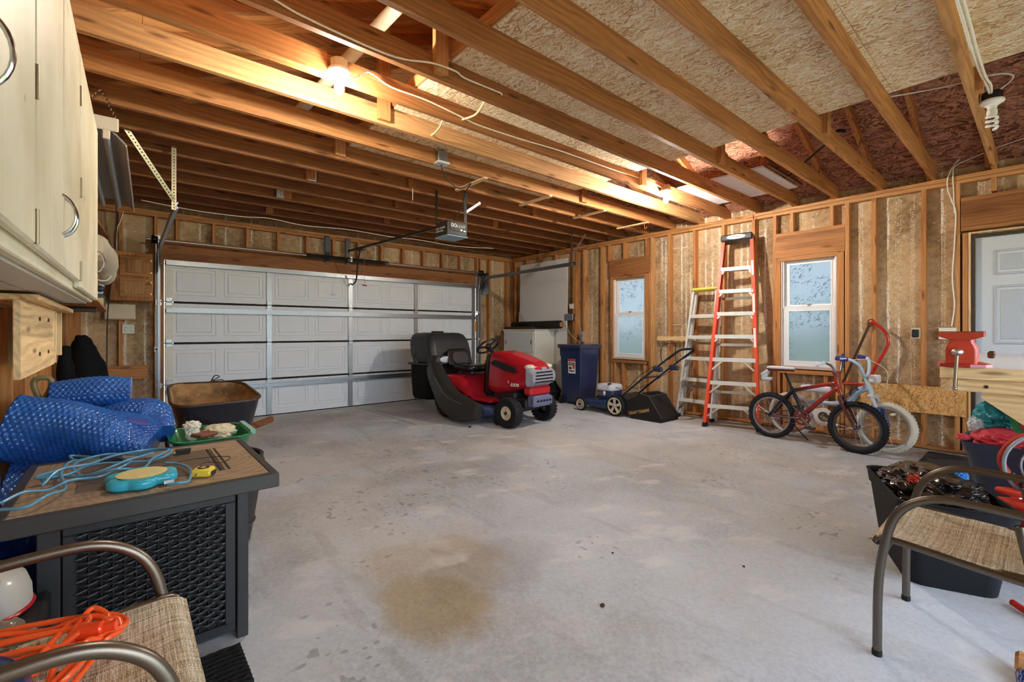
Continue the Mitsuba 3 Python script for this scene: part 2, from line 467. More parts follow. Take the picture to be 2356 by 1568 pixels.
def hazefn(seed):
    def f(p, n, uv):
        s = smoothstep(0.62, 0.70, fbm(p.y * 46, p.z * 74 + p.y * 40, seed, 3)) * smoothstep(0.42, 0.58, fbm(p.y * 3.5, p.z * 3.5, seed + 3, 2))
        return mix(C(104, 112, 118), C(62, 72, 78), s)
    return f
scene['dirty_pane'] = {'type': 'principledthin', 'base_color': mikit.proc(hazefn(2.0)), 'roughness': 0.25, 'diff_trans': 1.5, 'spec_trans': 0.45, 'eta': 1.4}
# ---------------------------------------------------------------- the room: floor, walls, roof
XL, XR, YB, YN = -0.42, 6.32, 7.40, -1.70      # inner faces of the studs
ZP = 2.765                                     # top of the top plates
floor = struct('floor', 'grey concrete garage floor with brown stains')
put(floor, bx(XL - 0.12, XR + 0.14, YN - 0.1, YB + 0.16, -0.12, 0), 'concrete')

def panelwall(axis, c0, c1, a0, a1, z0, z1, holes):
    """Boxes around rectangular holes (lo, hi, z0, z1); axis is the wall's normal."""
    out, cuts = [], sorted(holes)
    def B(s0, s1, q0, q1):
        if s1 - s0 > 1e-4 and q1 - q0 > 1e-4:
            out.append(bx(c0, c1, s0, s1, q0, q1) if axis == 0 else bx(s0, s1, c0, c1, q0, q1))
    s = a0
    for lo, hi, q0, q1 in cuts:
        B(s, lo, z0, z1); B(lo, hi, z0, q0); B(lo, hi, q1, z1); s = hi
    B(s, a1, z0, z1)
    return cat(*out)

W1, W2 = (4.14, 4.78, 0.76, 2.14), (1.58, 2.19, 0.76, 2.14)
wr = struct('wall_right', 'right wall of open wood studs over brown sheathing with rows of white nail dabs')
put(wr, panelwall(0, XR + .09, XR + .12, YN, YB + .1, 0.0, 2.9, [W1, W2, (-0.45, 0.50, 0, 2.18)]), 'sheath_right')
wb = struct('wall_back', 'back wall around the garage door with open studs and brown sheathing')
put(wb, panelwall(1, YB + .09, YB + .12, XL - .1, XR + .1, 0.0, 4.5, [(0.41, 5.30, 0, 2.14)]), 'sheath_back')
wl = struct('wall_left', 'left wall of open wood studs behind the shelves')
put(wl, bx(XL - .12, XL - .09, YN, YB + .1, 0, 2.95), 'sheath_back')
wn = struct('wall_near', 'near wall behind the viewer')
put(wn, panelwall(1, YN - .06, YN, XL - .1, XR + .1, 0, 4.5, [(0.1, 5.7, 0.0, 2.4)]), 'sheath_back')

def stud_y(y, z0=.038, z1=2.689, w=.038, d=.089, name='stud', tone=None, x=XR):      # on the right wall
    part(wr, name, bx(x, x + d, y - w / 2, y + w / 2, z0, z1), 'wood_z', tone=tone if tone is not None else rng.uniform(.42, .68))
def stud_x(x, z0=.038, z1=2.689, w=.038, d=.089, name='stud', tone=None):
    part(wb, name, bx(x - w / 2, x + w / 2, YB, YB + d, z0, z1), 'wood_z', tone=tone if tone is not None else rng.uniform(.35, .6))
SR = [5.02, 5.42, 5.62, 5.665, 6.12, 6.55, 6.95, 7.33, 4.03, 3.73, 3.33, 2.91, 2.51, 2.255, 1.49, 1.245, .832, .58]
for y in SR: stud_y(y)
for y in (-0.53, -0.95, -1.35): stud_y(y)
for y in (.525, -.47): stud_y(y, z1=2.19, tone=.5)                       # jacks at the entry door
for y, q in ((4.80, 1), (4.07, 1), (2.21, 2), (1.535, 2)): stud_y(y, z1=2.145, w=.034, tone=.55)
for y in (4.86, 4.55, 4.13): stud_y(y, 2.42, name='cripple_stud')
for y in (4.58, 4.16, 4.74): stud_y(y, .038, .70, name='cripple_stud')
for y in (1.64, 2.06): stud_y(y, 2.455, name='cripple_stud')
for y in (1.70, 2.14, 1.58): stud_y(y, .038, .70, name='cripple_stud')
for y in (.33, -.08): stud_y(y, 2.56, name='cripple_stud')
def plate_y(y0, y1, z0, z1, name, tone, x=XR, d=.089):
    part(wr, name, bx(x, x + d, y0, y1, z0, z1), 'wood_y', tone=tone)
for y0, y1, t in ((YN, 1.0, .56), (1.0, 3.4, .58), (3.4, YB, .40)):
    plate_y(y0, y1, 2.728, ZP, 'top_plate', t); plate_y(y0 + .002, y1, 2.689, 2.725, 'top_plate', t + .04, x=XR + .002)
for y0, y1 in ((.50, 3.0), (3.0, YB)): plate_y(y0, y1, 0.012, .042, 'sole_plate', .42)
plate_y(4.05, 4.85, 2.147, 2.42, 'window_header', .22, x=XR - .004)
plate_y(1.51, 2.235, 2.147, 2.415, 'window_header', .36, x=XR - .004)
plate_y(1.51, 2.235, 2.417, 2.455, 'header_cap', .5, x=XR - .002)
plate_y(-.5, .555, 2.25, 2.50, 'door_header', .24, x=XR - .003)
plate_y(-.5, .555, 2.502, 2.54, 'header_cap', .34); plate_y(-.5, .555, 2.212, 2.248, 'header_cap', .32, x=XR - .001)
plate_y(4.12, 4.80, .70, .745, 'window_sill', .26, x=XR - .012); plate_y(1.56, 2.21, .70, .745, 'window_sill', .42, x=XR - .012)
part(wr, 'kick_panel', bx(XR - .012, XR - .001, .515, 1.36, .375, .655), 'osb_wall', label='wide strip of pressed flake board nailed low across the studs')
part(wr, 'pale_board', bx(XR - .02, XR - .001, 3.30, 3.92, 1.085, 1.145), 'wood_y', tone=.95)

CR = [.545 + .405 * k for k in range(13)]
for x in CR: stud_x(x, 2.42, name='cripple_stud')
for x in (-.40, -.02, .325, 5.48, 5.71, 6.19, 6.36): stud_x(x)
for x in (.375, 5.43): stud_x(x, 0.0, 2.42, w=.055, name='jack_stud', tone=.25)
part(wb, 'door_header', bx(.345, 5.455, YB - .004, YB + .085, 2.15, 2.417), 'wood_x', tone=.24)
for x0, x1, t in ((XL - .09, 2.6, .5), (2.6, XR, .42)):
    part(wb, 'top_plate', bx(x0, x1, YB, YB + .089, 2.728, ZP), 'wood_x', tone=t)
    part(wb, 'top_plate', bx(x0, x1, YB + .002, YB + .089, 2.689, 2.725), 'wood_x', tone=t + .05)
for x0, x1 in ((XL - .09, .30), (5.5, XR)): part(wb, 'sole_plate', bx(x0, x1, YB, YB + .089, .01, .042), 'wood_x', tone=.35)
part(wb, 'cross_board', bx(-.24, .24, YB - .04, YB - .001, .63, .80), 'wood_x', tone=.5)
for k in range(23):
    y = -1.5 + .405 * k
    part(wl, 'stud', bx(XL - .089, XL, y - .019, y + .019, .038, 2.689), 'wood_z', tone=rng.uniform(.4, .65))
part(wl, 'top_plate', bx(XL - .089, XL, YN, YB, 2.689, ZP), 'wood_y', tone=.5)
part(wl, 'sole_plate', bx(XL - .089, XL, YN, YB, 0.005, .038), 'wood_y', tone=.45)
for y in (5.2, 5.45, 5.75, 6.0): part(wl, 'siding_board', bx(XL - .088, XL - .07, y - .1, y + .1, .05, 2.6), 'wood_z', tone=rng.uniform(.45, .7))

# roof: sheathing in two slopes, rafters, posts, joists, the deck of flake board
PIT = .4167
ceil = struct('ceiling', 'open garage ceiling of wood joists under roof sheathing')
XM = 2.95
def roofz(x): return 2.925 + PIT * (min(x + .35, 6.25 - x))
sh = []
for y0, y1 in ((YN - .1, 1.0), (1.002, 3.42), (3.422, 5.86), (5.862, YB + .15)):
    for x0, x1 in ((6.95, 5.81), (5.808, 4.71), (4.708, 3.6), (3.598, XM)):
        part(ceil, 'roof_panel', hull([(x, y, roofz(x) + d) for x in (x0, x1) for y in (y0, y1) for d in (0, .012)]), 'osb_roof')
    for x0, x1 in ((-1.05, 0.09), (.092, 1.19), (1.192, 2.3), (2.302, XM)):
        part(ceil, 'roof_panel', hull([(x, y, roofz(x) + d) for x in (x0, x1) for y in (y0, y1) for d in (0, .012)]), 'ply_roof')
part(ceil, 'roof_deck', cat(*[hull([(x, y, roofz(x) + d) for x in xs for y in (YN - .1, YB + .15) for d in (.014, .03)]) for xs in ((6.95, XM), (-1.05, XM))]), 'osb_roof')
JY = [-1.38, -.96, -.54, -.12, .306, .731, 1.156, 1.575, 1.995, 2.42, 2.835, 3.215, 3.665, 4.12, 4.54, 4.96, 5.40, 5.83, 6.25, 6.68, 7.10]
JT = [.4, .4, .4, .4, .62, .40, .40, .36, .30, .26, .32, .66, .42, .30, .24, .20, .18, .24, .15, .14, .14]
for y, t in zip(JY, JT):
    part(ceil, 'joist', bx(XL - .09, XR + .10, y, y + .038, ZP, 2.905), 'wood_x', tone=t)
    for sgn in (1, -1):
        x0, x1 = (6.62, XM) if sgn > 0 else (-.72, XM)
        q = [(x, yy, roofz(x) - d) for x in (x0, x1) for yy in (y + .041, y + .079) for d in (.001, .098)]
        part(ceil, 'rafter', hull(q), 'wood_x', tone=rng.uniform(.3, .5) if sgn > 0 else rng.uniform(.5, .75))
part(ceil, 'ridge_board', bx(XM - .019, XM + .019, YN, YB, roofz(XM) - .26, roofz(XM) - .02), 'wood_y', tone=.5)
for i, y in enumerate(JY):
    if i % 2 == 0:
        for x in (4.205,): part(ceil, 'post', bx(x, x + .089, y - .039, y - .001, 2.782, roofz(x) - .1), 'wood_z', tone=rng.uniform(.4, .6))
    if i % 2 == 1 and y > 2:
        part(ceil, 'post', bx(1.43, 1.519, y - .039, y - .001, 2.785, roofz(1.43) - .1), 'wood_z', tone=rng.uniform(.5, .66))
        part(ceil, 'collar_brace', beam((1.52, y - .02, 2.95), (2.75, y - .02, 4.0), .036, .085), 'wood_x', tone=.55)
for x0, x1 in ((1.562, 2.835), (2.838, 4.13)):
    for y0, y1 in ((YN, .70), (.703, 2.44), (2.443, 4.125)):
        part(ceil, 'deck_panel', bx(x0, x1, y0, y1, 2.906, 2.917), 'osb_deck')
for px_ in (2.74, 3.66, 4.63, 5.60):                     # short battens under two joists
    part(ceil, 'batten', bx(px_, px_ + .045, 3.64, 4.165, 2.745, 2.763), 'wood_y', tone=.88)
part(ceil, 'sister_board', bx(XL, .93, 2.797, 2.834, ZP, 2.895), 'wood_x', tone=.36, label='rough sawn short board nailed along a joist')
part(ceil, 'purlin', bx(1.545, 1.58, -1.2, 4.12, 2.92, 3.0), 'wood_y', tone=.6)
for j in (6.25, 5.40, 4.54): part(ceil, 'block', bx(1.0 + .3 * j, 1.09 + .3 * j, j - .04, j - .001, 2.79, 2.88), 'wood_z', tone=.3)

# ---------------------------------------------------------------- windows
def window(name, W, label):
    y0, y1, z0, z1 = W
    w = struct(name, label)
    white, dull = C(226, 226, 226), C(196, 176, 166)
    x = XR + .03
    jm = [bx(x - .02, x + .10, y0, y0 + .022, z0, z1), bx(x - .02, x + .10, y1 - .022, y1, z0, z1), bx(x - .02, x + .10, y0, y1, z1 - .025, z1), bx(x - .03, x + .11, y0, y1, z0, z0 + .03)]
    part(w, 'jamb', cat(*jm), 'paint', dull)
    a0, a1 = y0 + .022, y1 - .022
    zm = (z0 + z1) / 2 + .06
    def sash(nm, xo, q0, q1):
        s = .052
        sm = cat(bx(xo, xo + .03, a0, a0 + s, q0, q1, .004), bx(xo, xo + .03, a1 - s, a1, q0, q1, .004), bx(xo, xo + .03, a0 + s, a1 - s, q1 - s, q1, .004), bx(xo, xo + .03, a0 + s, a1 - s, q0, q0 + s * 1.15, .004))
        k = part(w, nm, sm, 'paint', white)
        bd = cat(bx(xo - .004, xo + .012, a0 + s, a0 + s + .012, q0 + s, q1 - s), bx(xo - .004, xo + .012, a1 - s - .012, a1 - s, q0 + s, q1 - s), bx(xo - .004, xo + .012, a0 + s, a1 - s, q1 - s - .012, q1 - s), bx(xo - .004, xo + .012, a0 + s, a1 - s, q0 + s, q0 + s + .014))
        part(k, 'bead', bd, 'paint', C(242, 244, 244))
        part(k, 'pane', sheet([[(xo + .014, a0 + s, q0 + s), (xo + .014, a1 - s, q0 + s)], [(xo + .014, a0 + s, q1 - s), (xo + .014, a1 - s, q1 - s)]]), 'dirty_pane')
        return k
    sash('upper_sash', x + .045, zm - .025, z1 - .025)
    lk = sash('lower_sash', x + .008, z0 + .03, zm + .025)
    part(w, 'latch', cat(cyl((x, (a0 + a1) / 2, zm + .028), (x + .03, (a0 + a1) / 2, zm + .028), .012), bx(x - .004, x + .012, (a0 + a1) / 2 - .035, (a0 + a1) / 2 + .02, zm + .032, zm + .04, .003)), 'metal', C(170, 165, 155))
    part(w, 'channel', cat(bx(x - .004, x + .006, y1 - .036, y1 - .023, zm, z1 - .03), bx(x - .004, x + .006, y0 + .023, y0 + .036, zm, z1 - .03)), 'gloss', C(244, 246, 248))
window('window_1', W1, 'small double-hung window with hazy panes between the trash can and the ladders')
window('window_2', W2, 'double-hung window with hazy speckled panes behind the bikes')
wt = struct('trim_1', 'reddish wood casing around the window by the bikes')
for y0, y1, z0, z1 in ((1.52, 1.585, .75, 2.14), (2.185, 2.235, .75, 2.14)): part(wt, 'casing', bx(XR - .006, XR + .05, y0, y1, z0, z1), 'wood_z', tone=.46)
part(wt, 'casing', bx(XR - .006, XR + .05, 1.585, 2.185, 2.10, 2.145), 'wood_y', tone=.4)
wt = struct('trim_2', 'reddish wood casing around the window by the trash can')
for y0, y1, z0, z1 in ((4.09, 4.145, .75, 2.14), (4.775, 4.825, .75, 2.14)): part(wt, 'casing', bx(XR - .006, XR + .05, y0, y1, z0, z1), 'wood_z', tone=.4)
part(wt, 'casing', bx(XR - .006, XR + .05, 4.145, 4.775, 2.10, 2.145), 'wood_y', tone=.3)

# the open bay of the near wall, behind the viewer: daylight comes in there
wx = struct('door_3', 'open doorway of the near wall behind the viewer')
part(wx, 'frame', cat(bx(.1, .14, YN - .08, YN + .02, 0, 2.4), bx(5.66, 5.7, YN - .08, YN + .02, 0, 2.4), bx(.1, 5.7, YN - .08, YN + .02, 2.36, 2.4)), 'paint', C(225, 225, 222))

# ---------------------------------------------------------------- entry door
d2 = struct('door_2', 'grey-white six-panel entry door in a dark jamb behind the workbench')
X = XR + .035
put_c = C(196, 200, 202)
part(d2, 'slab', bx(X, X + .04, -.44, .455, .02, 2.13), 'paint', put_c)
for (q0, q1) in ((.22, .95), (1.10, 1.66), (1.76, 2.0)):
    for (a, b) in ((.08, .335), (-.35, -.08)):
        p_ = part(d2, 'raised_panel', cat(bx(X - .010, X + .004, a, b, q0, q0 + .022, .006), bx(X - .010, X + .004, a, b, q1 - .022, q1, .006), bx(X - .010, X + .004, a, a + .022, q0, q1, .006), bx(X - .010, X + .004, b - .022, b, q0, q1, .006), bx(X - .006, X + .004, a + .045, b - .045, q0 + .045, q1 - .045, .005)), 'paint', C(178, 183, 187))
part(d2, 'jamb', cat(bx(XR + .002, XR + .10, .457, .497, 0, 2.165), bx(XR + .002, XR + .10, -.45, .457, 2.135, 2.165)), 'paint', C(62, 44, 36))
part(d2, 'stop', cat(bx(XR - .004, XR + .03, .485, .502, 0, 2.18), bx(XR - .004, XR + .012, -.45, .502, 2.175, 2.19)), 'wood_z', tone=.85)
part(d2, 'threshold', bx(XR - .01, XR + .10, -.45, .5, 0, .022), 'paint', C(70, 60, 52))

# ---------------------------------------------------------------- garage door with its tracks, shaft and springs
gd = struct('door_1', 'white sectional garage door with galvanized stiles, struts and tracks')
WD, GAL, YD = C(222, 226, 230), C(160, 162, 164), 7.345
BAY = [.41, 1.62, 2.81, 3.995, 5.30]
for i in range(4):
    z0, z1 = .008 + i * .533, .008 + i * .533 + .516
    ms = [bx(.41, 5.30, YD, YD + .04, z0, z1)]
    for b in range(4):
        a0, a1 = BAY[b] + .055, BAY[b + 1] - .055
        m_ = (a0 + a1) / 2
        for (u0, u1) in ((a0 + .02, m_ - .045), (m_ + .045, a1 - .02)):
            q0, q1 = z0 + .085, z1 - .075
            for k, (e, dp, wd) in enumerate(((0, .006, .012), (.045, .009, .012))):
                p0, p1, r0, r1 = u0 + e, u1 - e, q0 + e, q1 - e
                ms += [bx(p0, p1, YD - dp, YD + .01, r0, r0 + wd, .004), bx(p0, p1, YD - dp, YD + .01, r1 - wd, r1, .004), bx(p0, p0 + wd, YD - dp, YD + .01, r0 + wd, r1 - wd, .004), bx(p1 - wd, p1, YD - dp, YD + .01, r0 + wd, r1 - wd, .004)]
            ms += [bx(u0 + .057, u1 - .057, YD - .003, YD + .01, q0 + .057, q1 - .057)]
    s_ = part(gd, 'section', cat(*ms), 'paint', WD)
    for b, xs in enumerate(BAY):
        w = .075 if 0 < b < 4 else .085
        x0 = xs - w / 2 if 0 < b < 4 else (xs if b == 0 else xs - w)
        part(s_, 'stile', cat(bx(x0, x0 + w, YD - .016, YD, z0 + .004, z1 - .004, .003), *[cyl((x0 + w * .3 + w * .4 * (q % 2), YD - .016, z0 + .08 + .11 * q), (x0 + w * .3 + w * .4 * (q % 2), YD - .021, z0 + .08 + .11 * q), .006, 8) for q in range(4)]), 'metal' if b else 'paint', GAL if b else C(226, 222, 206))
        if i:
            part(s_, 'hinge', cat(bx(x0 + .008, x0 + w - .008, YD - .022, YD - .016, z0 - .055, z0 + .05, .004), cyl((x0 + .004, YD - .026, z0 - .008), (x0 + w - .004, YD - .026, z0 - .008), .009, 10)), 'metal', C(170, 172, 172))
    if i < 3: part(gd, 'joint_seal', bx(.50, 5.22, YD - .010, YD + .03, z1 - .006, z1 + .021, .004), 'rubber', C(34, 32, 30))
part(gd, 'bottom_seal', bx(.41, 5.30, YD - .008, YD + .04, 0, .012, .004), 'rubber', C(26, 24, 22))
def channel(p0, p1, nm='strut', h=.055, d=.05):
    z = p0[2]
    m = cat(bx(p0[0], p1[0], YD - .017 - d, YD - .017 - d + .004, z - h / 2, z + h / 2 - .01), bx(p0[0], p1[0], YD - .017 - d, YD - .012, z + h / 2 - .012, z + h / 2 - .009), bx(p0[0], p1[0], YD - .017 - d, YD - .012, z - h / 2, z - h / 2 + .003), bx(p0[0], p1[0], YD - .016, YD - .013, z + h / 2 - .01, z + h / 2 + .012))
    part(gd, nm, m, 'metal', C(150, 153, 156))
channel((.42, 0, 2.10), (5.29, 0, 2.10)); channel((.42, 0, 1.49), (5.29, 0, 1.49)); channel((.42, 0, .45), (5.29, 0, .45))

def sweepx(path, prof, x, flip=1):
    """A profile (along x, along the path's normal in the plane x = const) swept along (y, z) points."""
    P = np.asarray(path, float)
    t = np.gradient(P, axis=0); t /= np.linalg.norm(t, axis=1, keepdims=True)
    nn = np.stack([-t[:, 1], t[:, 0]], 1)
    R = []
    for p_, n_ in zip(P, nn):
        R.append([(x + flip * a, p_[0] + b * n_[0], p_[1] + b * n_[1]) for a, b in prof])
    return loft(R)
UP = [(-.012, -.028), (.016, -.028), (.016, -.024), (-.008, -.024), (-.008, .024), (.016, .024), (.016, .028), (-.012, .028)]
def track(x, flip, yend, zend):
    R_ = .30
    arc = [(7.285 - R_ + R_ * math.cos(t), zend - R_ + R_ * math.sin(t)) for t in np.linspace(0, PI / 2, 12)]
    path = [(7.285, .06), (7.285, zend - R_ - .02)] + arc + [(6.6, zend), (yend, zend + .02)]
    tr = part(gd, 'track', sweepx(path, UP, x, flip), 'metal', C(150, 156, 162))
    part(tr, 'jamb_bracket', cat(bx(x - .03, x + .03, 7.31, 7.40, 1.55, 1.62), bx(x - .03, x + .03, 7.31, 7.40, .5, .56), bx(x - .03, x + .02, 7.385, 7.399, .06, 2.45)), 'metal', C(190, 190, 186))
    part(tr, 'flag_plate', bx(x - .02 * flip, x - .016 * flip, 7.02, 7.34, zend - .32, zend + .10), 'metal', C(120, 128, 136))
    return tr
tL = track(.345, 1, 4.80, 2.27); tR = track(5.375, -1, 4.76, 2.26)
def perf(L, w=.034, sp=.0254, r=.0052):
    pl = sbox(0, -w / 2, L, w / 2)
    hs = unary_union([Point(sp * (k + .7), 0).buffer(r, 4) for k in range(int(L / sp - .6))])
    return pl.difference(hs)
def angle_iron(parent, p, q, sdir, col, nm='hanger'):
    """A punched angle iron from p to q; its legs face sdir and across it."""
    p, q = np.asarray(p, float), np.asarray(q, float)
    d = nrm(q - p); s1 = nrm(np.asarray(sdir, float) - d * np.dot(sdir, d)); s2 = np.cross(d, s1)
    L = np.linalg.norm(q - p)
    m = cat(extr(perf(L), .003, p, d, s1), extr(perf(L), .003, p + s1 * .017 + s2 * .017, d, s2))
    return part(parent, nm, m, 'metal', col)
HC = C(176, 168, 140)
angle_iron(tL, (.33, 4.80, 2.25), (.33, 4.80, 2.79), (1, .0, 0), HC); angle_iron(tL, (.33, 4.79, 2.33), (.02, 4.60, 2.78), (1, 0, .6), HC)
angle_iron(tR, (5.385, 4.86, 2.26), (5.385, 4.86, 2.79), (1, 0, 0), C(120, 120, 116)); angle_iron(tR, (5.39, 4.88, 2.40), (5.62, 4.78, 2.77), (1, 0, -.6), C(140, 140, 136))
sf = part(gd, 'torsion_shaft', cyl((.22, 7.22, 2.365), (5.42, 7.22, 2.365), .0127, 12), 'metal', C(200, 198, 192))
for x0, x1 in ((2.10, 2.72), (2.80, 3.36)):
    pf = []
    nco = int((x1 - x0) / .011)
    for k in range(nco): pf += [(.026, k * .011), (.031, k * .011 + .004), (.026, k * .011 + .009)]
    part(sf, 'spring', lathe([(0, 0)] + pf + [(0, x1 - x0)], 14, (x0, 7.22, 2.365), (1, 0, 0)), 'paint', C(34, 34, 36))
    part(sf, 'winding_cone', cyl((x1, 7.22, 2.365), (x1 + .05, 7.22, 2.365), .033, 12, .006), 'metal', C(150, 150, 150))
for x in (.30, 5.36): part(sf, 'cable_drum', lathe([(0, 0), (.05, 0), (.055, .01), (.045, .02), (.045, .05), (.055, .06), (0, .06)], 20, (x - .03, 7.22, 2.365), (1, 0, 0)), 'metal', C(60, 60, 60))
for x, c_ in ((2.46, C(52, 68, 84)), (2.785, C(70, 66, 60))): part(gd, 'center_plate', bx(x - .035, x + .035, 7.37, 7.399, 2.30, 2.73), 'wood_z' if c_[0] < .0 else 'paint', c_)
part(gd, 'bearing_bracket', bx(2.75, 2.79, 7.2, 7.39, 2.33, 2.41), 'metal', C(120, 120, 122))
for z in (.54, 1.07, 1.60, 2.08):
    part(gd, 'roller', cat(cyl((.345, 7.285, z), (.43, 7.285, z), .006, 8), cyl((.345, 7.285, z), (.362, 7.285, z), .02, 12)), 'metal', C(196, 190, 176))
    part(gd, 'roller', cat(cyl((5.375, 7.285, z), (5.28, 7.285, z), .006, 8), cyl((5.375, 7.285, z), (5.358, 7.285, z), .02, 12)), 'metal', C(160, 160, 156))
part(gd, 'warning_label', bx(5.265, 5.31, YD - .0175, YD - .0162, 1.22, 1.42), 'paint', C(226, 150, 40), label='orange warning label')

# ---------------------------------------------------------------- outside, seen through the hazy panes
lawn = struct('ground', 'grass outside the windows')
put(lawn, bx(6.55, 40, -30, 30, -.25, -.2), 'matte', C(112, 128, 84))
part(lawn, 'drive', bx(-30, 6.5, 7.60, 30, -.25, -.14), 'matte', C(150, 148, 140))
part(lawn, 'yard', bx(-30, 6.5, -30, -1.85, -.25, -.2), 'matte', C(140, 140, 112))
def shrub(y, x, r, h, label, n):
    k = thing('shrub', label, 'shrub')
    g = np.random.default_rng(int(y * 10))
    P = g.normal(size=(n, 3)); P /= np.linalg.norm(P, axis=1, keepdims=True); P *= (g.random((n, 1)) ** .4)
    c = P * [r, r, h / 2] + [x, y, h / 2 + .1]
    V, F = [], []
    for q in c:
        a = nrm(g.normal(size=3)); b = nrm(np.cross(a, g.normal(size=3))); l = .07 + .05 * g.random()
        V += [q - a * l, q + b * l * .35, q + a * l, q - b * l * .35]; i = len(V) - 4
        F += [(i, i + 1, i + 2), (i, i + 2, i + 3)]
    part(k, 'foliage', trimesh.Trimesh(V, F, process=False), 'matte', C(70, 96, 56), smooth=False)
    part(k, 'trunk', cyl((x, y, -.2), (x, y, h * .6), .05, 8), 'matte', C(80, 60, 44))
shrub(1.2, 9.0, 1.3, 2.6, 'leafy green shrub outside the window by the bikes', 900)
shrub(4.6, 9.6, 1.2, 1.6, 'low leafy green shrub outside the window by the trash can', 600)
# ---------------------------------------------------------------- bulbs on the joists
WHT = C(238, 236, 230)
def lampholder(name, loc, label, boxc, lit):
    x, y, z = loc
    k = thing(name, label, 'light')
    part(k, 'outlet_box', lathe([(0, .055), (.05, .055), (.052, .05), (.052, 0), (0, 0)], 8, (x, y, z + .035)), 'paint', boxc)
    part(k, 'holder', lathe([(0, .036), (.058, .036), (.064, .028), (.062, .018), (.042, .006), (.026, -.006), (.024, -.022), (0, -.022)], 28, loc), 'gloss', WHT)
    if lit:
        b = lathe([(0, -.112), (.012, -.110), (.024, -.100), (.030, -.085), (.030, -.070), (.024, -.052), (.015, -.036), (.013, -.022), (0, -.022)], 24, loc)
        put(num(k + '__bulb'), b, 'gloss', WHT, emitter={'type': 'area', 'radiance': {'type': 'rgb', 'value': lit}})
    return k
B1, B2, B3 = (.995, 2.775, 2.765), (4.63, 2.772, 2.765), (4.53, .245, 2.765)
b1 = lampholder('bulb_light', B1, 'lit bare bulb in a white porcelain holder on a joist near the cabinets', C(200, 190, 160), [185, 172, 148])
b2 = lampholder('bulb_light', B2, 'lit bare bulb in a white holder near the right wall above the trash can', C(110, 84, 66), [430, 404, 360])
b3 = lampholder('bulb_light', B3, 'unlit spiral bulb in a white holder under a black box at the upper right', C(36, 30, 28), None)
hx = [(B3[0] + .026 * math.cos(t), B3[1] + .026 * math.sin(t), 2.70 - .011 * t / 2.2) for t in np.linspace(0, 6 * PI, 70)]
part(b3, 'spiral_tube', tube(hx, .0085, 8), 'gloss', WHT)
part(b3, 'ballast', lathe([(0, -.022), (.02, -.022), (.027, -.035), (.027, -.066), (0, -.068)], 20, B3), 'paint', WHT)
part(b3, 'pull_chain', tube([(4.58, .22, 2.76), (4.585, .22, 2.66), (4.58, .225, 2.60), (4.583, .222, 2.575)], .0022, 6, 4), 'metal', C(150, 140, 120))
# ---------------------------------------------------------------- garage door opener
op = thing('garage_door_opener', 'black garage door opener hanging from punched angle irons under the joists', 'door opener')
OX, OY0, OY1, OZ0, OZ1 = 2.80, 4.20, 4.46, 2.262, 2.425
part(op, 'cover', bx(OX - .128, OX + .128, OY0, OY1, OZ0 + .006, OZ1, .012), 'paint', C(52, 52, 52))
part(op, 'base_plate', bx(OX - .132, OX + .132, OY0 - .004, OY1 + .004, OZ0 - .002, OZ0 + .012, .003), 'paint', C(132, 160, 178))
part(op, 'end_plate', bx(OX - .10, OX + .12, OY0 - .006, OY0 - .001, OZ0 + .055, OZ1 - .008, .002), 'paint', C(46, 46, 50))
side = cat(textm('LIFT-MASTER', .019, (OX - .1275, OY1 - .02, OZ0 + .088), (0, -1, 0), (0, 0, 1), .0015, True), textm('PROFESSIONAL', .014, (OX - .1275, OY1 - .02, OZ0 + .060), (0, -1, 0), (0, 0, 1), .0015, True))
part(op, 'lettering', side, 'paint', C(222, 214, 190))
endt = cat(textm('GO', .036, (OX - .095, OY0 - .006, OZ0 + .098), (1, 0, 0), (0, 0, 1), .0015, True), *[bx(OX - .02 + .03 * i, OX + .0 + .03 * i, OY0 - .0075, OY0 - .006, OZ0 + .12 - .011 * j, OZ0 + .124 - .011 * j) for i in range(4) for j in range(3)],
           bx(OX + .03, OX + .055, OY0 - .008, OY0 - .006, OZ0 + .062, OZ0 + .082), bx(OX + .07, OX + .10, OY0 - .008, OY0 - .006, OZ0 + .058, OZ0 + .074))
part(op, 'end_lettering', endt, 'paint', C(226, 226, 222))
rl = part(op, 'rail', beam((OX, OY1, 2.43), (2.745, 7.24, 2.505), .022, .03), 'paint', C(46, 44, 42))
part(op, 'trolley', bx(2.735, 2.785, 6.66, 6.86, 2.445, 2.487, .006), 'paint', C(30, 30, 30))
part(op, 'door_arm', tube([(2.76, 6.82, 2.45), (2.79, 6.98, 2.30), (2.815, 7.10, 2.05), (2.815, 7.24, 1.975), (2.80, 7.30, 1.99)], .011, 8, 5), 'paint', C(34, 34, 34))
part(op, 'release_cord', tube([(2.80, 6.75, 2.45), (2.803, 6.75, 2.2), (2.80, 6.75, 1.93)], .003, 6), 'matte', C(170, 120, 90))
part(op, 'release_handle', cyl((2.765, 6.74, 1.925), (2.84, 6.75, 1.915), .009, 10, .003), 'paint', C(130, 44, 40))
DK = C(98, 96, 76)
angle_iron(op, (OX - .125, OY1 - .02, OZ1 - .01), (OX - .125, OY1 - .02, 2.80), (1, 0, 0), DK)
angle_iron(op, (OX + .115, OY0 + .02, OZ1 - .01), (OX + .115, OY0 + .02, 2.78), (1, 0, 0), C(70, 70, 70))
part(op, 'sway_brace', beam((OX + .12, OY0 + .03, 2.55), (OX + .33, OY0 + .03, 2.70), .004, .03), 'metal', C(190, 195, 200))
part(op, 'top_strap', bx(OX - .14, OX + .13, OY0 + .12, OY0 + .15, OZ1, OZ1 + .006), 'metal', DK)

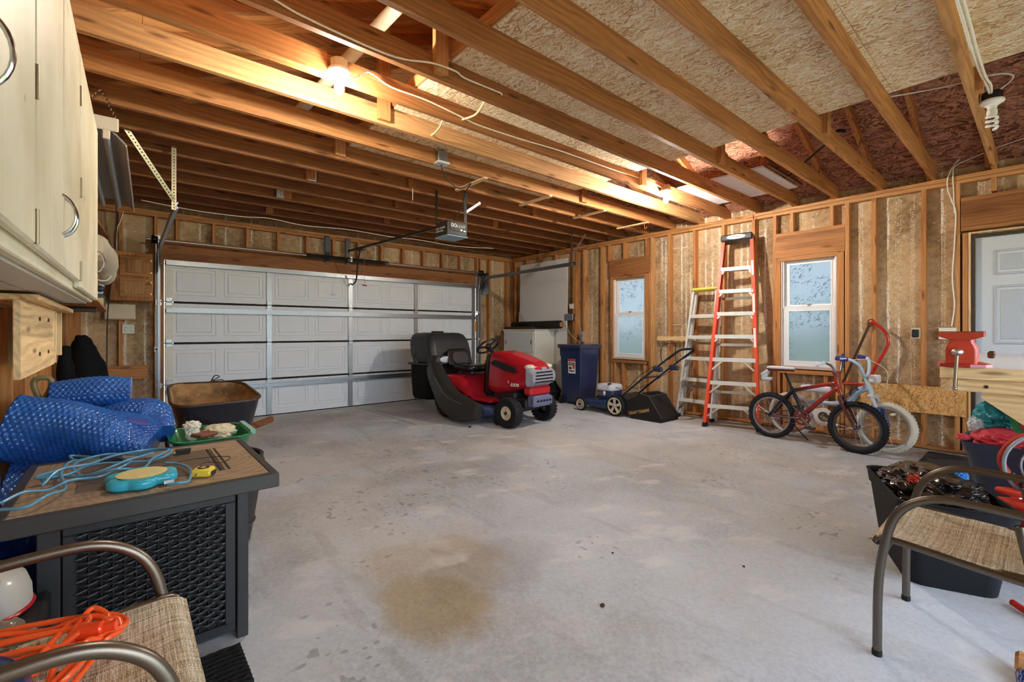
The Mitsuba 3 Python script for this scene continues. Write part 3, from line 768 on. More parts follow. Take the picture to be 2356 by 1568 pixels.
# ---------------------------------------------------------------- cables and boxes on the joists
RX = C(232, 226, 208)
def cable(name, label, pts, r, col, s=6, mat='paint', cat_='cable'):
    return solo(name, label, cat_, tube(pts, r, 7, s), mat, col, smooth=True)
cable('cable', 'white cable stapled along a joist at the top, ending bent beside a hanging post',
      [(.35, 2.41, 2.845), (.555, 2.408, 2.811), (.69, 2.408, 2.79), (1.053, 2.408, 2.775), (1.236, 2.408, 2.79), (1.40, 2.37, 2.813), (1.56, 2.37, 2.825), (1.66, 2.408, 2.833), (1.871, 2.408, 2.836), (1.95, 2.408, 2.838), (1.965, 2.408, 2.825)], .0058, RX)
cable('cable', 'white cable curling up from the bulb by the cabinets and running to the other',
      [(1.055, 2.80, 2.79), (1.11, 2.80, 2.80), (1.183, 2.815, 2.872), (1.241, 2.822, 2.872), (1.355, 2.827, 2.843), (1.617, 2.827, 2.842), (1.871, 2.827, 2.82), (2.068, 2.827, 2.80), (2.513, 2.827, 2.811), (2.982, 2.827, 2.835), (3.668, 2.827, 2.842), (4.269, 2.827, 2.855), (4.50, 2.81, 2.845), (4.60, 2.79, 2.815)], .006, RX)
c_ = cable('cable', 'thin white cable sagging along the last joists above the garage door',
      [(.159, 6.665, 2.708), (.416, 6.665, 2.69), (.756, 6.665, 2.675), (1.173, 6.665, 2.685), (1.474, 6.665, 2.713), (1.909, 6.665, 2.684), (2.513, 6.665, 2.715), (3.198, 6.665, 2.70), (3.654, 6.665, 2.715), (4.4, 6.66, 2.70), (5.1, 6.5, 2.72)], .006, RX)
cable('cable', 'white cable looping out past the deck edge by the spiral bulb',
      [(4.2, .80, 2.93), (4.32, .72, 2.95), (4.409, .51, 2.95), (4.413, .395, 2.94), (4.45, .279, 2.95), (4.494, .193, 2.95), (4.586, .149, 2.95), (4.681, .175, 2.945), (4.70, .24, 2.91), (4.62, .262, 2.86), (4.56, .255, 2.82)], .006, RX)
for k, dy in enumerate((0, .018)):
    cable('cable', ('flat white cable drooping along the joist to the spiral bulb, near strand', 'flat white cable drooping along the joist to the spiral bulb, far strand')[k],
          [(2.6, .28 - dy, 2.80), (2.872, .275 - dy, 2.775), (3.2, .27 - dy, 2.765), (3.6, .27 - dy, 2.775), (4.0 + dy * 6, .27 - dy, 2.82), (4.38, .26 - dy, 2.85), (4.54, .25, 2.825)], .0075, RX)
cable('cable', 'white cable entering through the top plate and running down beside the entry door',
      [(6.0, -.35, 2.98), (6.1, .0, 3.0), (6.18, .28, 2.99), (6.25, .47, 2.96), (6.29, .58, 2.90), (6.305, .64, 2.79), (6.31, .65, 2.67), (6.312, .62, 2.531), (6.312, .59, 2.395), (6.312, .60, 2.093), (6.312, .615, 1.75), (6.312, .60, 1.488), (6.312, .62, 1.27)], .006, RX)
cable('cable', 'second white cable bending down through the top plate toward the door switch',
      [(5.95, -.2, 2.93), (6.15, .2, 2.94), (6.24, .45, 2.90), (6.285, .59, 2.86), (6.305, .61, 2.78), (6.312, .605, 2.6), (6.312, .60, 2.4)], .005, RX)
cable('cable', 'thin black cord hanging down past the shelves at the left', [(-.055, 6.9, 2.72), (-.06, 6.95, 2.3), (-.10, 6.97, 1.8), (-.135, 6.98, 1.3), (-.14, 6.98, .02)], .006, C(30, 26, 24), cat_='cord')
cable('cable', 'white cable curving down the back wall above the oak cabinets', [(.005, 7.39, 2.70), (-.02, 7.385, 2.58), (-.055, 7.385, 2.45), (-.055, 7.385, 2.2)], .007, RX)
cable('cable', 'dull cable hanging in the left corner of the back wall', [(-.16, 7.43, 2.70), (-.155, 7.43, 2.55), (-.12, 7.42, 2.35), (-.09, 7.41, 2.2)], .006, C(150, 124, 96))

jb = thing('junction_box', 'galvanized box with an outlet under a joist above the opener', 'outlet box')
part(jb, 'box', bx(2.195, 2.30, 3.61, 3.664, 2.79, 2.885, .006), 'metal', C(178, 186, 196))
part(jb, 'cover', bx(2.185, 2.31, 3.59, 3.69, 2.764, 2.786, .005), 'paint', C(190, 192, 188))
cable('cable', 'black cord dropping from the joist outlet to the garage door opener', [(2.247, 3.64, 2.764), (2.25, 3.64, 2.73), (2.313, 3.66, 2.66), (2.46, 3.72, 2.62), (2.60, 3.80, 2.66), (2.72, 3.84, 2.74), (2.76, 3.98, 2.70), (2.80, 4.15, 2.55), (2.78, 4.24, 2.44)], .006, C(40, 36, 34), cat_='cord')
cable('cable', 'short grey cable feeding the joist outlet box from above', [(2.18, 3.655, 2.94), (2.18, 3.64, 2.91), (2.20, 3.635, 2.88)], .006, C(200, 194, 180))
def plate(name, label, o, ex, ey, w, h, col, holes, dcol=C(60, 58, 54), cat_='outlet'):
    """A cover plate with sockets, standing on the plane through o."""
    k = thing(name, label, cat_)
    M = frame(o, ex, ey)
    part(k, 'plate', extr(Polygon(rrect(w, h, .006)), .007).apply_transform(M), 'paint', col)
    sl = [extr(Polygon(rrect(a, b, min(a, b) * .45, 3, x, y)), .0085).apply_transform(M) for x, y, a, b in holes]
    if sl: part(k, 'socket', cat(*sl), 'paint', dcol)
    return k
DUP = lambda x: [(x, s * .02 + q, .003, .008) for s in (1, -1) for q in (0,)] + [(x + .007, s * .02, .003, .008) for s in (1, -1)] + [(x + .0035, s * .02 - .009, .005, .005) for s in (1, -1)]
for x, y, z, t in ((1.487, 4.932, 2.835, 'white outlet plate on a joist, nearer of the two'), (1.40, 5.80, 2.835, 'white outlet plate on a joist, farther of the two')):
    k = plate('outlet', t, (x, y, z), (1, 0, 0), (0, 0, 1), .085, .12, C(206, 208, 206), DUP(-.004))
    part(k, 'box', bx(x - .05, x + .03, y + .002, y + .026, z - .05, z + .05), 'paint', C(90, 66, 52))
solo('pull_stick', 'thin white cord hanging from a joist left of the opener', 'cord', tube([(2.42, 4.53, 2.87), (2.422, 4.52, 2.78), (2.42, 4.52, 2.655)], [.012, .006, .004], 8), 'paint', C(216, 196, 180))
OR = C(214, 108, 78)
def hook(label, x, y, z):
    t = np.linspace(0, PI * 1.25, 12)
    P = [(x, y, z + .05), (x, y, z + .01)] + [(x, y - .018 + .018 * math.cos(a), z - .018 * math.sin(a) - .0) for a in t]
    solo('hook', label, 'hook', tube(P, .0045, 7), 'paint', OR, smooth=True)
hook('coral coated utility hook hanging from the batten nearest the right wall', 5.62, 3.70, 2.69)
hook('coral coated utility hook on the top plate above the leaning white board', 6.30, 5.80, 2.70)
hook('coral coated utility hook in the far corner of the ceiling', 6.25, 7.28, 2.70)
hook('coral coated utility hook on the top plate above the orange ladder', 6.305, 2.51, 2.70)
fb = solo('foam_board', 'white foam board lying across the joists above the orange ladder', 'board', bx(5.0, 6.02, 1.90, 3.15, 2.907, 2.925), 'paint', C(236, 238, 242))
sq = thing('squeegee', 'black squeegee with a hooked handle lying across the joists by the white board', 'squeegee')
part(sq, 'blade', beam((5.02, 1.86, 2.93), (6.02, 1.86, 2.93), .03, .022), 'metal', C(120, 122, 126))
part(sq, 'shaft', cyl((5.60, 1.85, 2.935), (5.04, 1.33, 3.0), .011, 10), 'paint', C(40, 40, 42))
part(sq, 'grip', tube([(5.04, 1.33, 3.0), (4.99, 1.29, 3.02), (4.97, 1.24, 3.05), (5.02, 1.20, 3.05)], .016, 8, 4), 'rubber', C(28, 28, 28))
solo('pipe', 'white plastic vent pipe slanting through the attic behind the bulb', 'pipe', cyl((1.34, 2.30, 3.28), (1.06, 3.95, 2.96), .043, 20), 'paint', C(226, 218, 190))
cable('cable', 'short loose cable end bridging two joists left of the middle of the ceiling', [(1.86, 2.458, 2.775), (1.90, 2.62, 2.755), (1.93, 2.832, 2.80)], .0075, C(222, 200, 150))
cable('cable', 'second short loose cable end hanging from the next joist over the grey box', [(1.80, 2.875, 2.80), (1.83, 3.0, 2.765), (1.86, 3.15, 2.77), (1.88, 3.20, 2.795)], .0075, C(222, 200, 150))
# ---------------------------------------------------------------- left wall: painted cabinets
CREAM = C(224, 216, 188)
cb = thing('wall_cabinet', 'long cream painted wall cabinet with chrome handles along the left wall', 'cabinet')
Mc = frame((-.11, 3.05, 0), (-.02195, -.99976, 0), (0, 0, 1))      # local x towards the viewer, y up, z out of the front
Mc[:3, 2] = (.99976, -.02195, 0)
def cbx(s0, s1, z0, z1, d0, d1, b=0): return bx(s0, s1, z0, z1, d0, d1, b).apply_transform(Mc)
part(cb, 'body', cat(cbx(.012, 2.6, 1.372, 2.21, -.305, -.285), cbx(.012, 2.6, 1.372, 1.39, -.305, -.022), cbx(.012, 2.6, 2.195, 2.212, -.305, -.022), cbx(.012, .03, 1.372, 2.21, -.305, -.022), cbx(2.58, 2.6, 1.372, 2.21, -.305, -.022)), 'cream')
part(cb, 'face_frame', cat(cbx(.012, 2.6, 1.362, 1.405, -.024, -.004, .003), cbx(.012, 2.6, 2.17, 2.214, -.024, -.004, .003), *[cbx(s - .02, s + .02, 1.40, 2.18, -.024, -.005) for s in (.03, .866, 1.735, 2.58)]), 'cream')
DRS = [(.004, .860), (.872, 1.302), (1.306, 1.731), (1.743, 2.17), (2.174, 2.6)]
ch = C(206, 208, 212)
def cupboard_handle(door, s, z, sg):
    a = np.linspace(0, PI, 14)
    arc = [(s + sg * .006, z + .055 * math.cos(t), .004 + .038 * math.sin(t)) for t in a]
    h = cat(tube(arc, .0036, 8, flat=1.3), bx(s - .006, s + .012, z - .062, z - .046, 0, .006, .002), bx(s - .006, s + .012, z + .046, z + .062, 0, .006, .002)).apply_transform(Mc)
    part(door, 'handle', h, 'chrome', ch)
for i, (a, b) in enumerate(DRS):
    d = part(cb, 'door', cbx(a, b, 1.372 if i == 0 else 1.392, 2.205, -.004, .016, .005), 'cream')
    hs = {0: [a - .0], 1: [b - .02], 2: [a + .02], 3: [b - .05], 4: [a + .05]}[i]
    if i == 0:
        cupboard_handle(d, .03, 1.56, 1)
    else:
        for s in hs: cupboard_handle(d, s, 1.535 if i < 3 else 1.60, 1)
    hg = b if i in (0, 2) else a
    if i in (1, 2, 3):
        s_ = .866 if i == 1 else 1.737
        if i != 3:
            for z in (1.43, 1.72, 2.04):
                part(d, 'hinge', cat(cbx(s_ - .005, s_ + .005, z - .035, z + .035, .012, .0175, .002), cyl((s_, z - .035, .018), (s_, z + .035, .018), .003, 8).apply_transform(Mc)), 'metal', C(150, 134, 104))
part(cb, 'bottom_slat', cat(*[cbx(.03, 2.55, 1.355, 1.371, -.29 + .09 * k, -.205 + .09 * k) for k in range(3)]), 'paint', C(186, 180, 166))
scal = [(0, 1.372)] + [(s, 1.372) for s in (2.5,)] + [(2.5 - 2.5 * t, 1.30 + .022 * math.cos(t * 2.5 / .30 * PI)) for t in np.linspace(0, 1, 60)]
part(cb, 'valance', extr(Polygon(scal), .012, (-.11 - .30, 3.05, 0), (-.02195, -.99976, 0), (0, 0, 1)), 'paint', C(178, 172, 162))

# shop light with two tubes
sl = thing('shop_light', 'grey fluorescent shop light with two dead tubes hanging on a chain by the cabinet', 'light fixture')
A, B = np.array([-.135, 4.0, 2.545]), np.array([-.075, 5.22, 2.345])
ey = nrm(B - A); ex = nrm(np.cross(ey, [0, 0, 1])); ez = np.cross(ex, ey)
Ms = frame(A, ex, ey, ez); LL = float(np.linalg.norm(B - A))
def slx(m): return m.apply_transform(Ms)
part(sl, 'housing', slx(bx(-.055, .055, .0, LL, .02, .075, .004)), 'paint', C(150, 152, 152))
wing = lambda s: loft([[(s * .05, y, .03), (s * .10, y, -.005), (s * .15, y, -.06), (s * .152, y, -.075), (s * .146, y, -.075), (s * .095, y, -.012), (s * .05, y, .022)] for y in (.03, LL - .02)])
wp = part(sl, 'reflector', slx(cat(wing(1), wing(-1), bx(-.06, .06, .02, LL, .016, .022))), 'paint', C(152, 152, 150))
part(sl, 'rim', slx(cat(bx(.148, .156, .03, LL, -.082, -.07), bx(-.156, -.148, .03, LL, -.082, -.07))), 'paint', C(214, 214, 210))
part(sl, 'end_plate', slx(cat(bx(-.115, .115, -.012, .004, -.01, .085, .006))), 'paint', C(224, 216, 194))
for s in (-.052, .052):
    part(sl, 'tube', slx(cyl((s, .02, -.045), (s, LL - .02, -.045), .0185, 16)), 'gloss', C(150, 160, 168))
    part(sl, 'socket', slx(bx(s - .02, s + .02, -.004, .018, -.066, .0, .006)), 'paint', C(226, 218, 198))
def chain(p, q, n, r=.008):
    ms = []
    p, q = np.array(p), np.array(q)
    for k in range(n):
        c = p + (q - p) * (k + .5) / n
        ms.append(torus(c, np.cross(q - p, [1, 0, .3] if k % 2 else [.3, 1, 0]), r, .0022, 10, 5))
    return cat(*ms)
part(sl, 'chain', cat(chain(A + ex * .11 + ez * .075, A + [.03, -.02, .24], 16), chain(A - ex * .10 + ez * .075, A + [.03, -.02, .24], 16), chain(B + ez * .07, B + [0, 0, .42], 26)), 'metal', C(120, 100, 76))

# upper shelf with a canvas bundle and a sheet
us = thing('shelf', 'long brown wooden shelf tilted along the left wall, upper of the two', 'shelf')
part(us, 'board', beam((-.27, 4.3, 2.02), (-.24, 6.95, 2.28), .25, .02), 'wood_y', tone=.28)
part(us, 'bracket', cat(*[bx(-.415, -.14, y - .01, y + .01, z - .035, z - .012) for y, z in ((5.0, 2.09), (6.4, 2.225))]), 'metal', C(70, 66, 60))
lo = thing('shelf', 'brown wooden shelf with a grey pipe bracket on the left wall, lower of the two', 'shelf')
part(lo, 'board', bx(-.415, -.125, 3.0, 6.2, 1.42, 1.442), 'wood_y', tone=.42)
part(lo, 'bracket', cat(tube([(-.405, 5.0, 1.10), (-.405, 5.0, 1.36), (-.37, 5.0, 1.395), (-.16, 5.0, 1.395)], .022, 10, 4)), 'metal', C(130, 138, 146))
part(lo, 'bracket', cat(tube([(-.405, 3.6, 1.10), (-.405, 3.6, 1.36), (-.37, 3.6, 1.395), (-.16, 3.6, 1.395)], .022, 10, 4)), 'metal', C(130, 138, 146))
CAN = C(206, 196, 172)
def lump(P, r, seed, amp=.25, fr=9):
    m = tube(P, r, 22, 8)
    v = np.array(m.vertices); n = m.vertex_normals
    v += n * ((meshkit.fbm(v * fr, 3, seed) - .5) * 2 * amp * np.mean(r))[:, None]
    return trimesh.Trimesh(v, m.faces, process=False)
cv = thing('canvas_bundle', 'rolled cream canvas bundle tied at the end on the left wall between the shelves', 'canvas')
part(cv, 'roll', lump([(-.20, 4.9, 1.90), (-.19, 5.3, 1.93), (-.15, 5.62, 1.88), (-.125, 5.80, 1.78), (-.135, 5.9, 1.70)], [.09, .12, .115, .09, .06], 3), 'matte', CAN, smooth=True)
part(cv, 'tie', torus((-.13, 5.86, 1.735), (.1, .5, -.8), .068, .006), 'matte', C(150, 110, 70))
sp = thing('plastic_sack', 'white plastic sack with a dark blue oval under the canvas bundle', 'sack')
g = np.zeros((16, 9, 3))
for i in range(16):
    for j in range(9):
        u, v = i / 15, j / 8
        w = (1 - .75 * u)
        g[i, j] = (-.24 + .115 * v * w + .05 * u, 5.85 + .02 * v + .03 * math.sin(6 * v + 3 * u), 1.70 - .21 * u)
part(sp, 'bag', sheet(g, .02), 'paint', C(196, 206, 216), smooth=True)
part(sp, 'emblem', ell((-.165, 5.835, 1.625), (.035, .012, .03), 2), 'paint', C(28, 30, 56), smooth=True)
part(cv, 'pull_ring', torus((-.150, 5.66, 1.77), (.6, -.8, .1), .085, .007, 30, 8), 'paint', C(226, 222, 210))
tb = thing('toolbox', 'small black toolbox with a white handle and a green label on the lower shelf', 'toolbox')
part(tb, 'box', loft([[(x * s - .22, y * s + 5.93, z) for x, y in rrect(.17, .28, .02)] for z, s in ((1.443, 1.0), (1.53, 1.04), (1.56, 1.04), (1.575, .96))]), 'paint', C(64, 72, 72))
part(tb, 'handle', tube([(-.24, 5.88, 1.575), (-.24, 5.88, 1.615), (-.17, 5.9, 1.62), (-.165, 5.9, 1.575)], .009, 8, 4), 'paint', C(222, 214, 200))
part(tb, 'label', bx(-.195, -.138, 5.775, 5.786, 1.455, 1.535), 'paint', C(196, 204, 140))

# oak cabinets, breaker box, outlet on the back wall
ok = thing('oak_cabinet', 'small oak cabinet of two stacked doors on the back wall left of the garage door', 'cabinet')
part(ok, 'body', bx(-.115, .285, 7.125, 7.395, 1.59, 2.175, .006), 'wood_z', tone=.42)
for z0, z1 in ((1.63, 1.86), (1.885, 2.125)):
    d = part(ok, 'door', cat(bx(-.03, .255, 7.105, 7.125, z0, z0 + .04, .004), bx(-.03, .255, 7.105, 7.125, z1 - .04, z1, .004), bx(-.03, .015, 7.105, 7.125, z0, z1, .004), bx(.21, .255, 7.105, 7.125, z0, z1, .004)), 'wood_x', tone=.58)
    part(d, 'center_panel', bx(.01, .215, 7.112, 7.12, z0 + .035, z1 - .035, .003), 'wood_z', tone=.64)
    part(d, 'hinge', cat(bx(.255, .275, 7.108, 7.122, z0 + .03, z0 + .06, .002), bx(.255, .275, 7.108, 7.122, z1 - .06, z1 - .03, .002)), 'metal', C(150, 130, 90))
bb = thing('breaker_box', 'beige metal electrical box on the back wall below the oak cabinet', 'electrical box')
part(bb, 'case', bx(-.17, .12, 7.30, 7.40, 1.365, 1.56, .006), 'paint', C(196, 182, 150))
part(bb, 'lid', bx(-.16, .11, 7.29, 7.302, 1.375, 1.55, .004), 'paint', C(204, 190, 158))
plate('outlet', 'pale double outlet plate on the back wall under the beige electrical box', (.053, 7.385, 1.25), (1, 0, 0), (0, 0, 1), .115, .115, C(206, 214, 200), DUP(-.03) + DUP(.025))
se = thing('door_sensor', 'small white sensor on the jamb left of the garage door', 'sensor')
part(se, 'case', bx(.30, .345, 7.28, 7.33, .96, 1.03, .005), 'paint', C(226, 226, 222))
part(se, 'label', bx(.31, .335, 7.2785, 7.2805, .985, 1.005), 'paint', C(50, 50, 50))

# pine box with open slats
pbx = thing('pine_rack', 'pine box of raw boards fixed to the left wall under the cream cabinet', 'rack')
part(pbx, 'front_board', bx(-.275, -.255, 2.2, 3.15, 1.06, 1.325, .002), 'wood_y', tone=.86)
part(pbx, 'top_board', bx(-.41, -.215, 2.2, 3.62, 1.325, 1.345, .002), 'wood_y', tone=.8)
part(pbx, 'end_board', bx(-.41, -.255, 3.15, 3.17, 1.06, 1.325, .002), 'wood_z', tone=.9)
part(pbx, 'slat', bx(-.30, -.252, 3.19, 3.215, 1.065, 1.322, .002), 'wood_z', tone=.97)
part(pbx, 'slat', bx(-.33, -.255, 3.50, 3.525, 1.09, 1.322, .002), 'wood_z', tone=.97)
part(pbx, 'slat', bx(-.40, -.30, 3.33, 3.35, 1.08, 1.322, .002), 'wood_z', tone=.75)
for y in (2.62, 2.9):
    for z in (1.13, 1.27): part(pbx, 'bolt', cyl((-.2552, y, z), (-.2505, y, z), .008, 8), 'paint', C(80, 56, 36))
jk = thing('jacket', 'black jacket hanging in the left corner behind the blue cover', 'jacket')
part(jk, 'body', lump([(-.30, 5.9, 1.18), (-.29, 5.9, 1.10), (-.27, 5.88, .95), (-.25, 5.86, .75), (-.24, 5.85, .5)], [.03, .075, .12, .14, .15], 5, .3, 7), 'matte', C(17, 17, 20), smooth=True)
part(jk, 'sleeve', lump([(-.36, 5.2, 1.10), (-.355, 5.2, .9), (-.35, 5.2, .6)], [.03, .055, .06], 8, .3), 'matte', C(15, 15, 18), smooth=True)
sh_ = thing('spade', 'wooden D-handled garden tool standing at the left wall behind the blue cover', 'shovel')
part(sh_, 'shaft', cyl((-.30, 3.1, .1), (-.315, 3.35, .86), .016, 10), 'wood_z', tone=.5)
part(sh_, 'grip', cat(tube([(-.315, 3.35, .85), (-.345, 3.37, .93), (-.34, 3.37, .975), (-.29, 3.37, .975), (-.285, 3.37, .93), (-.315, 3.35, .85)], .013, 8, 3)), 'paint', C(128, 112, 72))
# ---------------------------------------------------------------- wheels
def wheel(parent, c, R, w, rimr, axis, M, tire=C(30, 31, 34), rimc=C(206, 196, 172), blocks=0, spokes=0, tread='rubber'):
    """A tyre with tread blocks, a rim and a hub, about axis y of the frame M at c."""
    c = np.array(c, float)
    pf = [(rimr, -w * .36), (rimr + .01, -w * .42), (R * .80, -w * .5), (R * .93, -w * .47), (R * .99, -w * .30), (R, 0), (R * .99, w * .30), (R * .93, w * .47), (R * .80, w * .5), (rimr + .01, w * .42), (rimr, w * .36)]
    t = lathe(pf[::-1], 40, c, (0, 1, 0)); t.invert() if t.volume < 0 else None
    wk = part(parent, 'wheel', t.apply_transform(M), tread, tire, smooth=40)
    if blocks:
        ms, rows = [], (-.36, -.12, .12, .36)
        for j, q in enumerate(rows):
            for k in range(blocks):
                a = 2 * PI * (k + .5 * (j % 2)) / blocks
                rr = R * (.985 if abs(q) > .3 else 1.0)
                b = bx(rr - .004, rr + .006, q * w - w * .085, q * w + w * .085, -PI * R / blocks * .55, PI * R / blocks * .55)
                Rm = trimesh.transformations.rotation_matrix(a, [0, 1, 0]); b.apply_transform(Rm); b.apply_translation(c); ms.append(b)
        stuffpart(wk, 'tread', cat(*ms).apply_transform(M), tread, tuple(min(1, x * 1.9) for x in tire), smooth=False)
    s = -1 if axis < 0 else 1
    if not spokes:
        part(wk, 'rim', lathe([(0, .0), (.022, 0), (.022, .014), (.035, .012), (rimr * .55, -.006), (rimr * .85, .004), (rimr * .97, .022), (rimr + .006, .018)], 32, c + [0, s * w * .28, 0], (0, s, 0)).apply_transform(M), 'paint', rimc, smooth=40)
        part(wk, 'hub', cyl(c + [0, s * w * .28, 0], c + [0, s * (w * .28 + .035), 0], .02, 12, .004).apply_transform(M), 'paint', C(44, 42, 40))
    else:
        part(wk, 'rim', cat(ring(c + [0, s * w * .42, 0], (0, 1, 0), rimr * .86, rimr * 1.02, w * .2, 36)).apply_transform(M), 'paint', rimc)
        sp = [hull([(rimr * .12 * math.cos(a + e), s * y, rimr * .12 * math.sin(a + e)) for e in (-1.2, 1.2) for y in (w * .3, w * .5)] + [(rimr * .9 * math.cos(a + e), s * y, rimr * .9 * math.sin(a + e)) for e in (-.24, .24) for y in (w * .3, w * .46)]) for a in np.arange(spokes) * 2 * PI / spokes + .3]
        for m in sp: part(wk, 'spoke', m.apply_translation(c).apply_transform(M), 'paint', rimc)
        part(wk, 'hub', cyl(c + [0, s * w * .25, 0], c + [0, s * w * .62, 0], rimr * .22, 16, .004).apply_transform(M), 'paint', tuple(x * .8 for x in rimc))
    return wk

def sect(x, hw, z0, z1, r, n=4, cy=0.0, top=1.0):
    """A rounded cross-section at x: half-width hw below and hw * top above."""
    P = rrect(2 * hw, z1 - z0, r, n, cy, (z0 + z1) / 2)
    k = (P[:, 1] - z0) / (z1 - z0)
    return np.stack([np.full(len(P), x), (P[:, 0] - cy) * (1 + (top - 1) * k) + cy, P[:, 1]], 1)

# ---------------------------------------------------------------- riding mower
RED = C(172, 28, 42)
BLK = C(34, 34, 36)
rm = thing('riding_mower', 'red riding lawn mower with a black grass bagger parked before the garage door', 'lawn mower')
M = frame((3.95, 5.64, 0), (.105, -.9945, 0), (.9945, .105, 0), (0, 0, 1))
def rp(name, mesh, mat, col=None, parent=rm, **k): return part(parent, name, tomesh(mesh).apply_transform(M), mat, col, **k)
for x, y, R, w, rr, n in ((0, -.35, .255, .20, .125, 34), (0, .35, .255, .20, .125, 34), (1.176, -.345, .187, .145, .082, 26), (1.176, .345, .187, .145, .082, 26)):
    wheel(rm, (x, y, R), R, w, rr, y, M, blocks=n)
rp('chassis', cat(bx(-.25, 1.34, -.20, .20, .24, .36, .02), bx(1.12, 1.24, -.30, .30, .20, .26, .02), cyl((1.176, -.31, .187), (1.176, .31, .187), .02), bx(-.1, .1, -.28, .28, .2, .32, .03)), 'paint', BLK)
fend = loft([sect(-.36, .38, .40, .50, .05), sect(-.30, .45, .40, .575, .07, top=.92), sect(-.05, .47, .42, .60, .08, top=.90), sect(.22, .47, .40, .59, .08, top=.86), sect(.36, .46, .36, .53, .07, top=.84), sect(.47, .45, .31, .40, .04, top=.92), sect(.60, .44, .29, .335, .02), sect(.86, .40, .28, .325, .02)])
fd = rp('fender', fend, 'gloss', RED, smooth=50)
rp('slot', bx(.50, .56, -.452, -.446, .32, .345), 'paint', C(20, 18, 18), parent=fd)
rp('seat_base', cat(bx(-.08, .24, -.14, .14, .58, .655, .02), *[cyl((.02 + .07 * k, -.16, .60), (.02 + .07 * k, -.12, .60), .02, 10) for k in range(4)]), 'metal', C(120, 122, 128))
cush = loft([sect(-.16, .17, .665, .73, .03), sect(-.10, .215, .65, .745, .04), sect(.10, .235, .645, .735, .045), sect(.24, .225, .65, .735, .045), sect(.30, .18, .66, .715, .025)])
st = rp('seat', cush, 'gloss', C(28, 30, 36), smooth=60)
bk = [[(-.22 - .10 * k + .03 * math.cos(3 * (y / .2)) - .0, y, .70 + .27 * k + 0 * y) for y in np.linspace(-.2, .2, 2)] for k in (0, 1)]
back = loft([[(x0 + q * .045, y, z) for q, y in rrect(1, 2 * hw, .42)] for x0, hw, z in ((-.17, .17, .68), (-.19, .225, .74), (-.225, .235, .83), (-.255, .20, .92), (-.265, .13, .955))])
rp('seat_back', back, 'gloss', C(28, 30, 36), smooth=60, parent=st)
rp('back_pad', loft([[(x0 + q * .02, y, z) for q, y in rrect(1, 2 * hw, .42)] for x0, hw, z in ((-.165, .10, .745), (-.18, .145, .79), (-.205, .145, .87), (-.22, .10, .91))]), 'gloss', C(58, 60, 68), smooth=60, parent=st)
dash = loft([sect(.54, .19, .34, .84, .06, top=.85), sect(.62, .23, .34, .92, .08, top=.9), sect(.68, .25, .36, .93, .08, top=.9)])
rp('dash', dash, 'paint', BLK, smooth=50)
wt_ = rp('steering_column', cyl((.60, 0, .86), (.44, 0, 1.0), .028, 12), 'paint', BLK)
Msw = align((-.62, 0, .78)); Msw[:3, 3] = (.425, 0, 1.01)
rp('steering_wheel', cat(torus((0, 0, 0), (0, 0, 1), .165, .0145, 40, 10), *[beam((.03 * math.cos(a), .03 * math.sin(a), -.012), (.16 * math.cos(a), .16 * math.sin(a), 0), .045, .012, b=.004) for a in (0.3, 2.4, 4.5)], cyl((0, 0, -.03), (0, 0, .012), .05, 18, .008)).apply_transform(Msw), 'gloss', C(36, 36, 40), smooth=50)
# hood: from the dash to the nose
hd = [sect(.70, .262, .40, .935, .10, top=.80), sect(.82, .275, .38, .955, .11, top=.80), sect(1.00, .275, .40, .93, .11, top=.78), sect(1.18, .268, .46, .885, .11, top=.76), sect(1.32, .25, .50, .845, .10, top=.74), sect(1.42, .215, .58, .80, .09, top=.74), sect(1.455, .17, .62, .77, .07, top=.74)]
ho = rp('hood', loft(hd), 'gloss', RED, smooth=60)
for s in (-1, 1):
    vent = np.array([(.76, .80), (.84, .835), (1.18, .755), (1.22, .72), (1.20, .69), (1.02, .715), (.80, .775)])
    rp('side_vent', extr(Polygon(vent).buffer(.006), .012, (0, s * .250 + (.006 if s > 0 else -.006), 0), (1, 0, 0), (0, 0, 1)), 'paint', C(26, 24, 26), parent=ho)
gr = loft([[(x, y, z) for x, (y, z) in zip(np.full(20, 1.375 + q), rrect(.50 - .1 * q * 5, .26 - q, .06, 4, 0, .645))] for q in (0, .06, .10)])
gk = rp('grille', gr, 'paint', C(146, 150, 160), smooth=50)
for k in range(4):
    z = .575 + .041 * k
    rp('grille_slot', hull([(1.478, sy * (.180 - .006 * k), z + dz) for sy in (-1, 1) for dz in (-.006, .012)] + [(1.43, sy * .225, z + dz) for sy in (-1, 1) for dz in (-.006, .010)]), 'paint', C(24, 26, 32), parent=gk)
rp('nose_badge', bx(1.46, 1.474, -.05, .05, .725, .765, .006), 'paint', C(150, 160, 176), parent=ho)
for s in (-1, 1):
    rp('headlight', ell((1.37, s * .165, .765), (.07, .085, .036), 2).apply_transform(trimesh.transformations.rotation_matrix(s * -.35, [0, 0, 1], [1.37, s * .165, .765])), 'gloss', C(204, 200, 180), parent=ho, smooth=True)
rp('front_cover', cat(bx(1.28, 1.43, -.20, .20, .40, .52, .03)), 'gloss', C(186, 40, 46))
rp('front_bracket', cat(bx(1.33, 1.45, -.17, .17, .26, .40, .015), bx(1.44, 1.455, -.19, .19, .28, .38, .006)), 'paint', C(104, 110, 140))
rp('bracket_hole', cat(*[bx(1.4551, 1.4575, -.12 + .06 * k, -.08 + .06 * k, .32, .345) for k in range(5)]), 'paint', C(24, 24, 32))
rp('hood_lettering', cat(textm('4000', .040, (1.13, -.272, .515), (.99, .07, 0), (0, 0, 1), .004, True), textm('T', .034, (1.08, -.2745, .545), (.99, .07, 0), (0, 0, 1), .004)), 'paint', C(232, 222, 214))
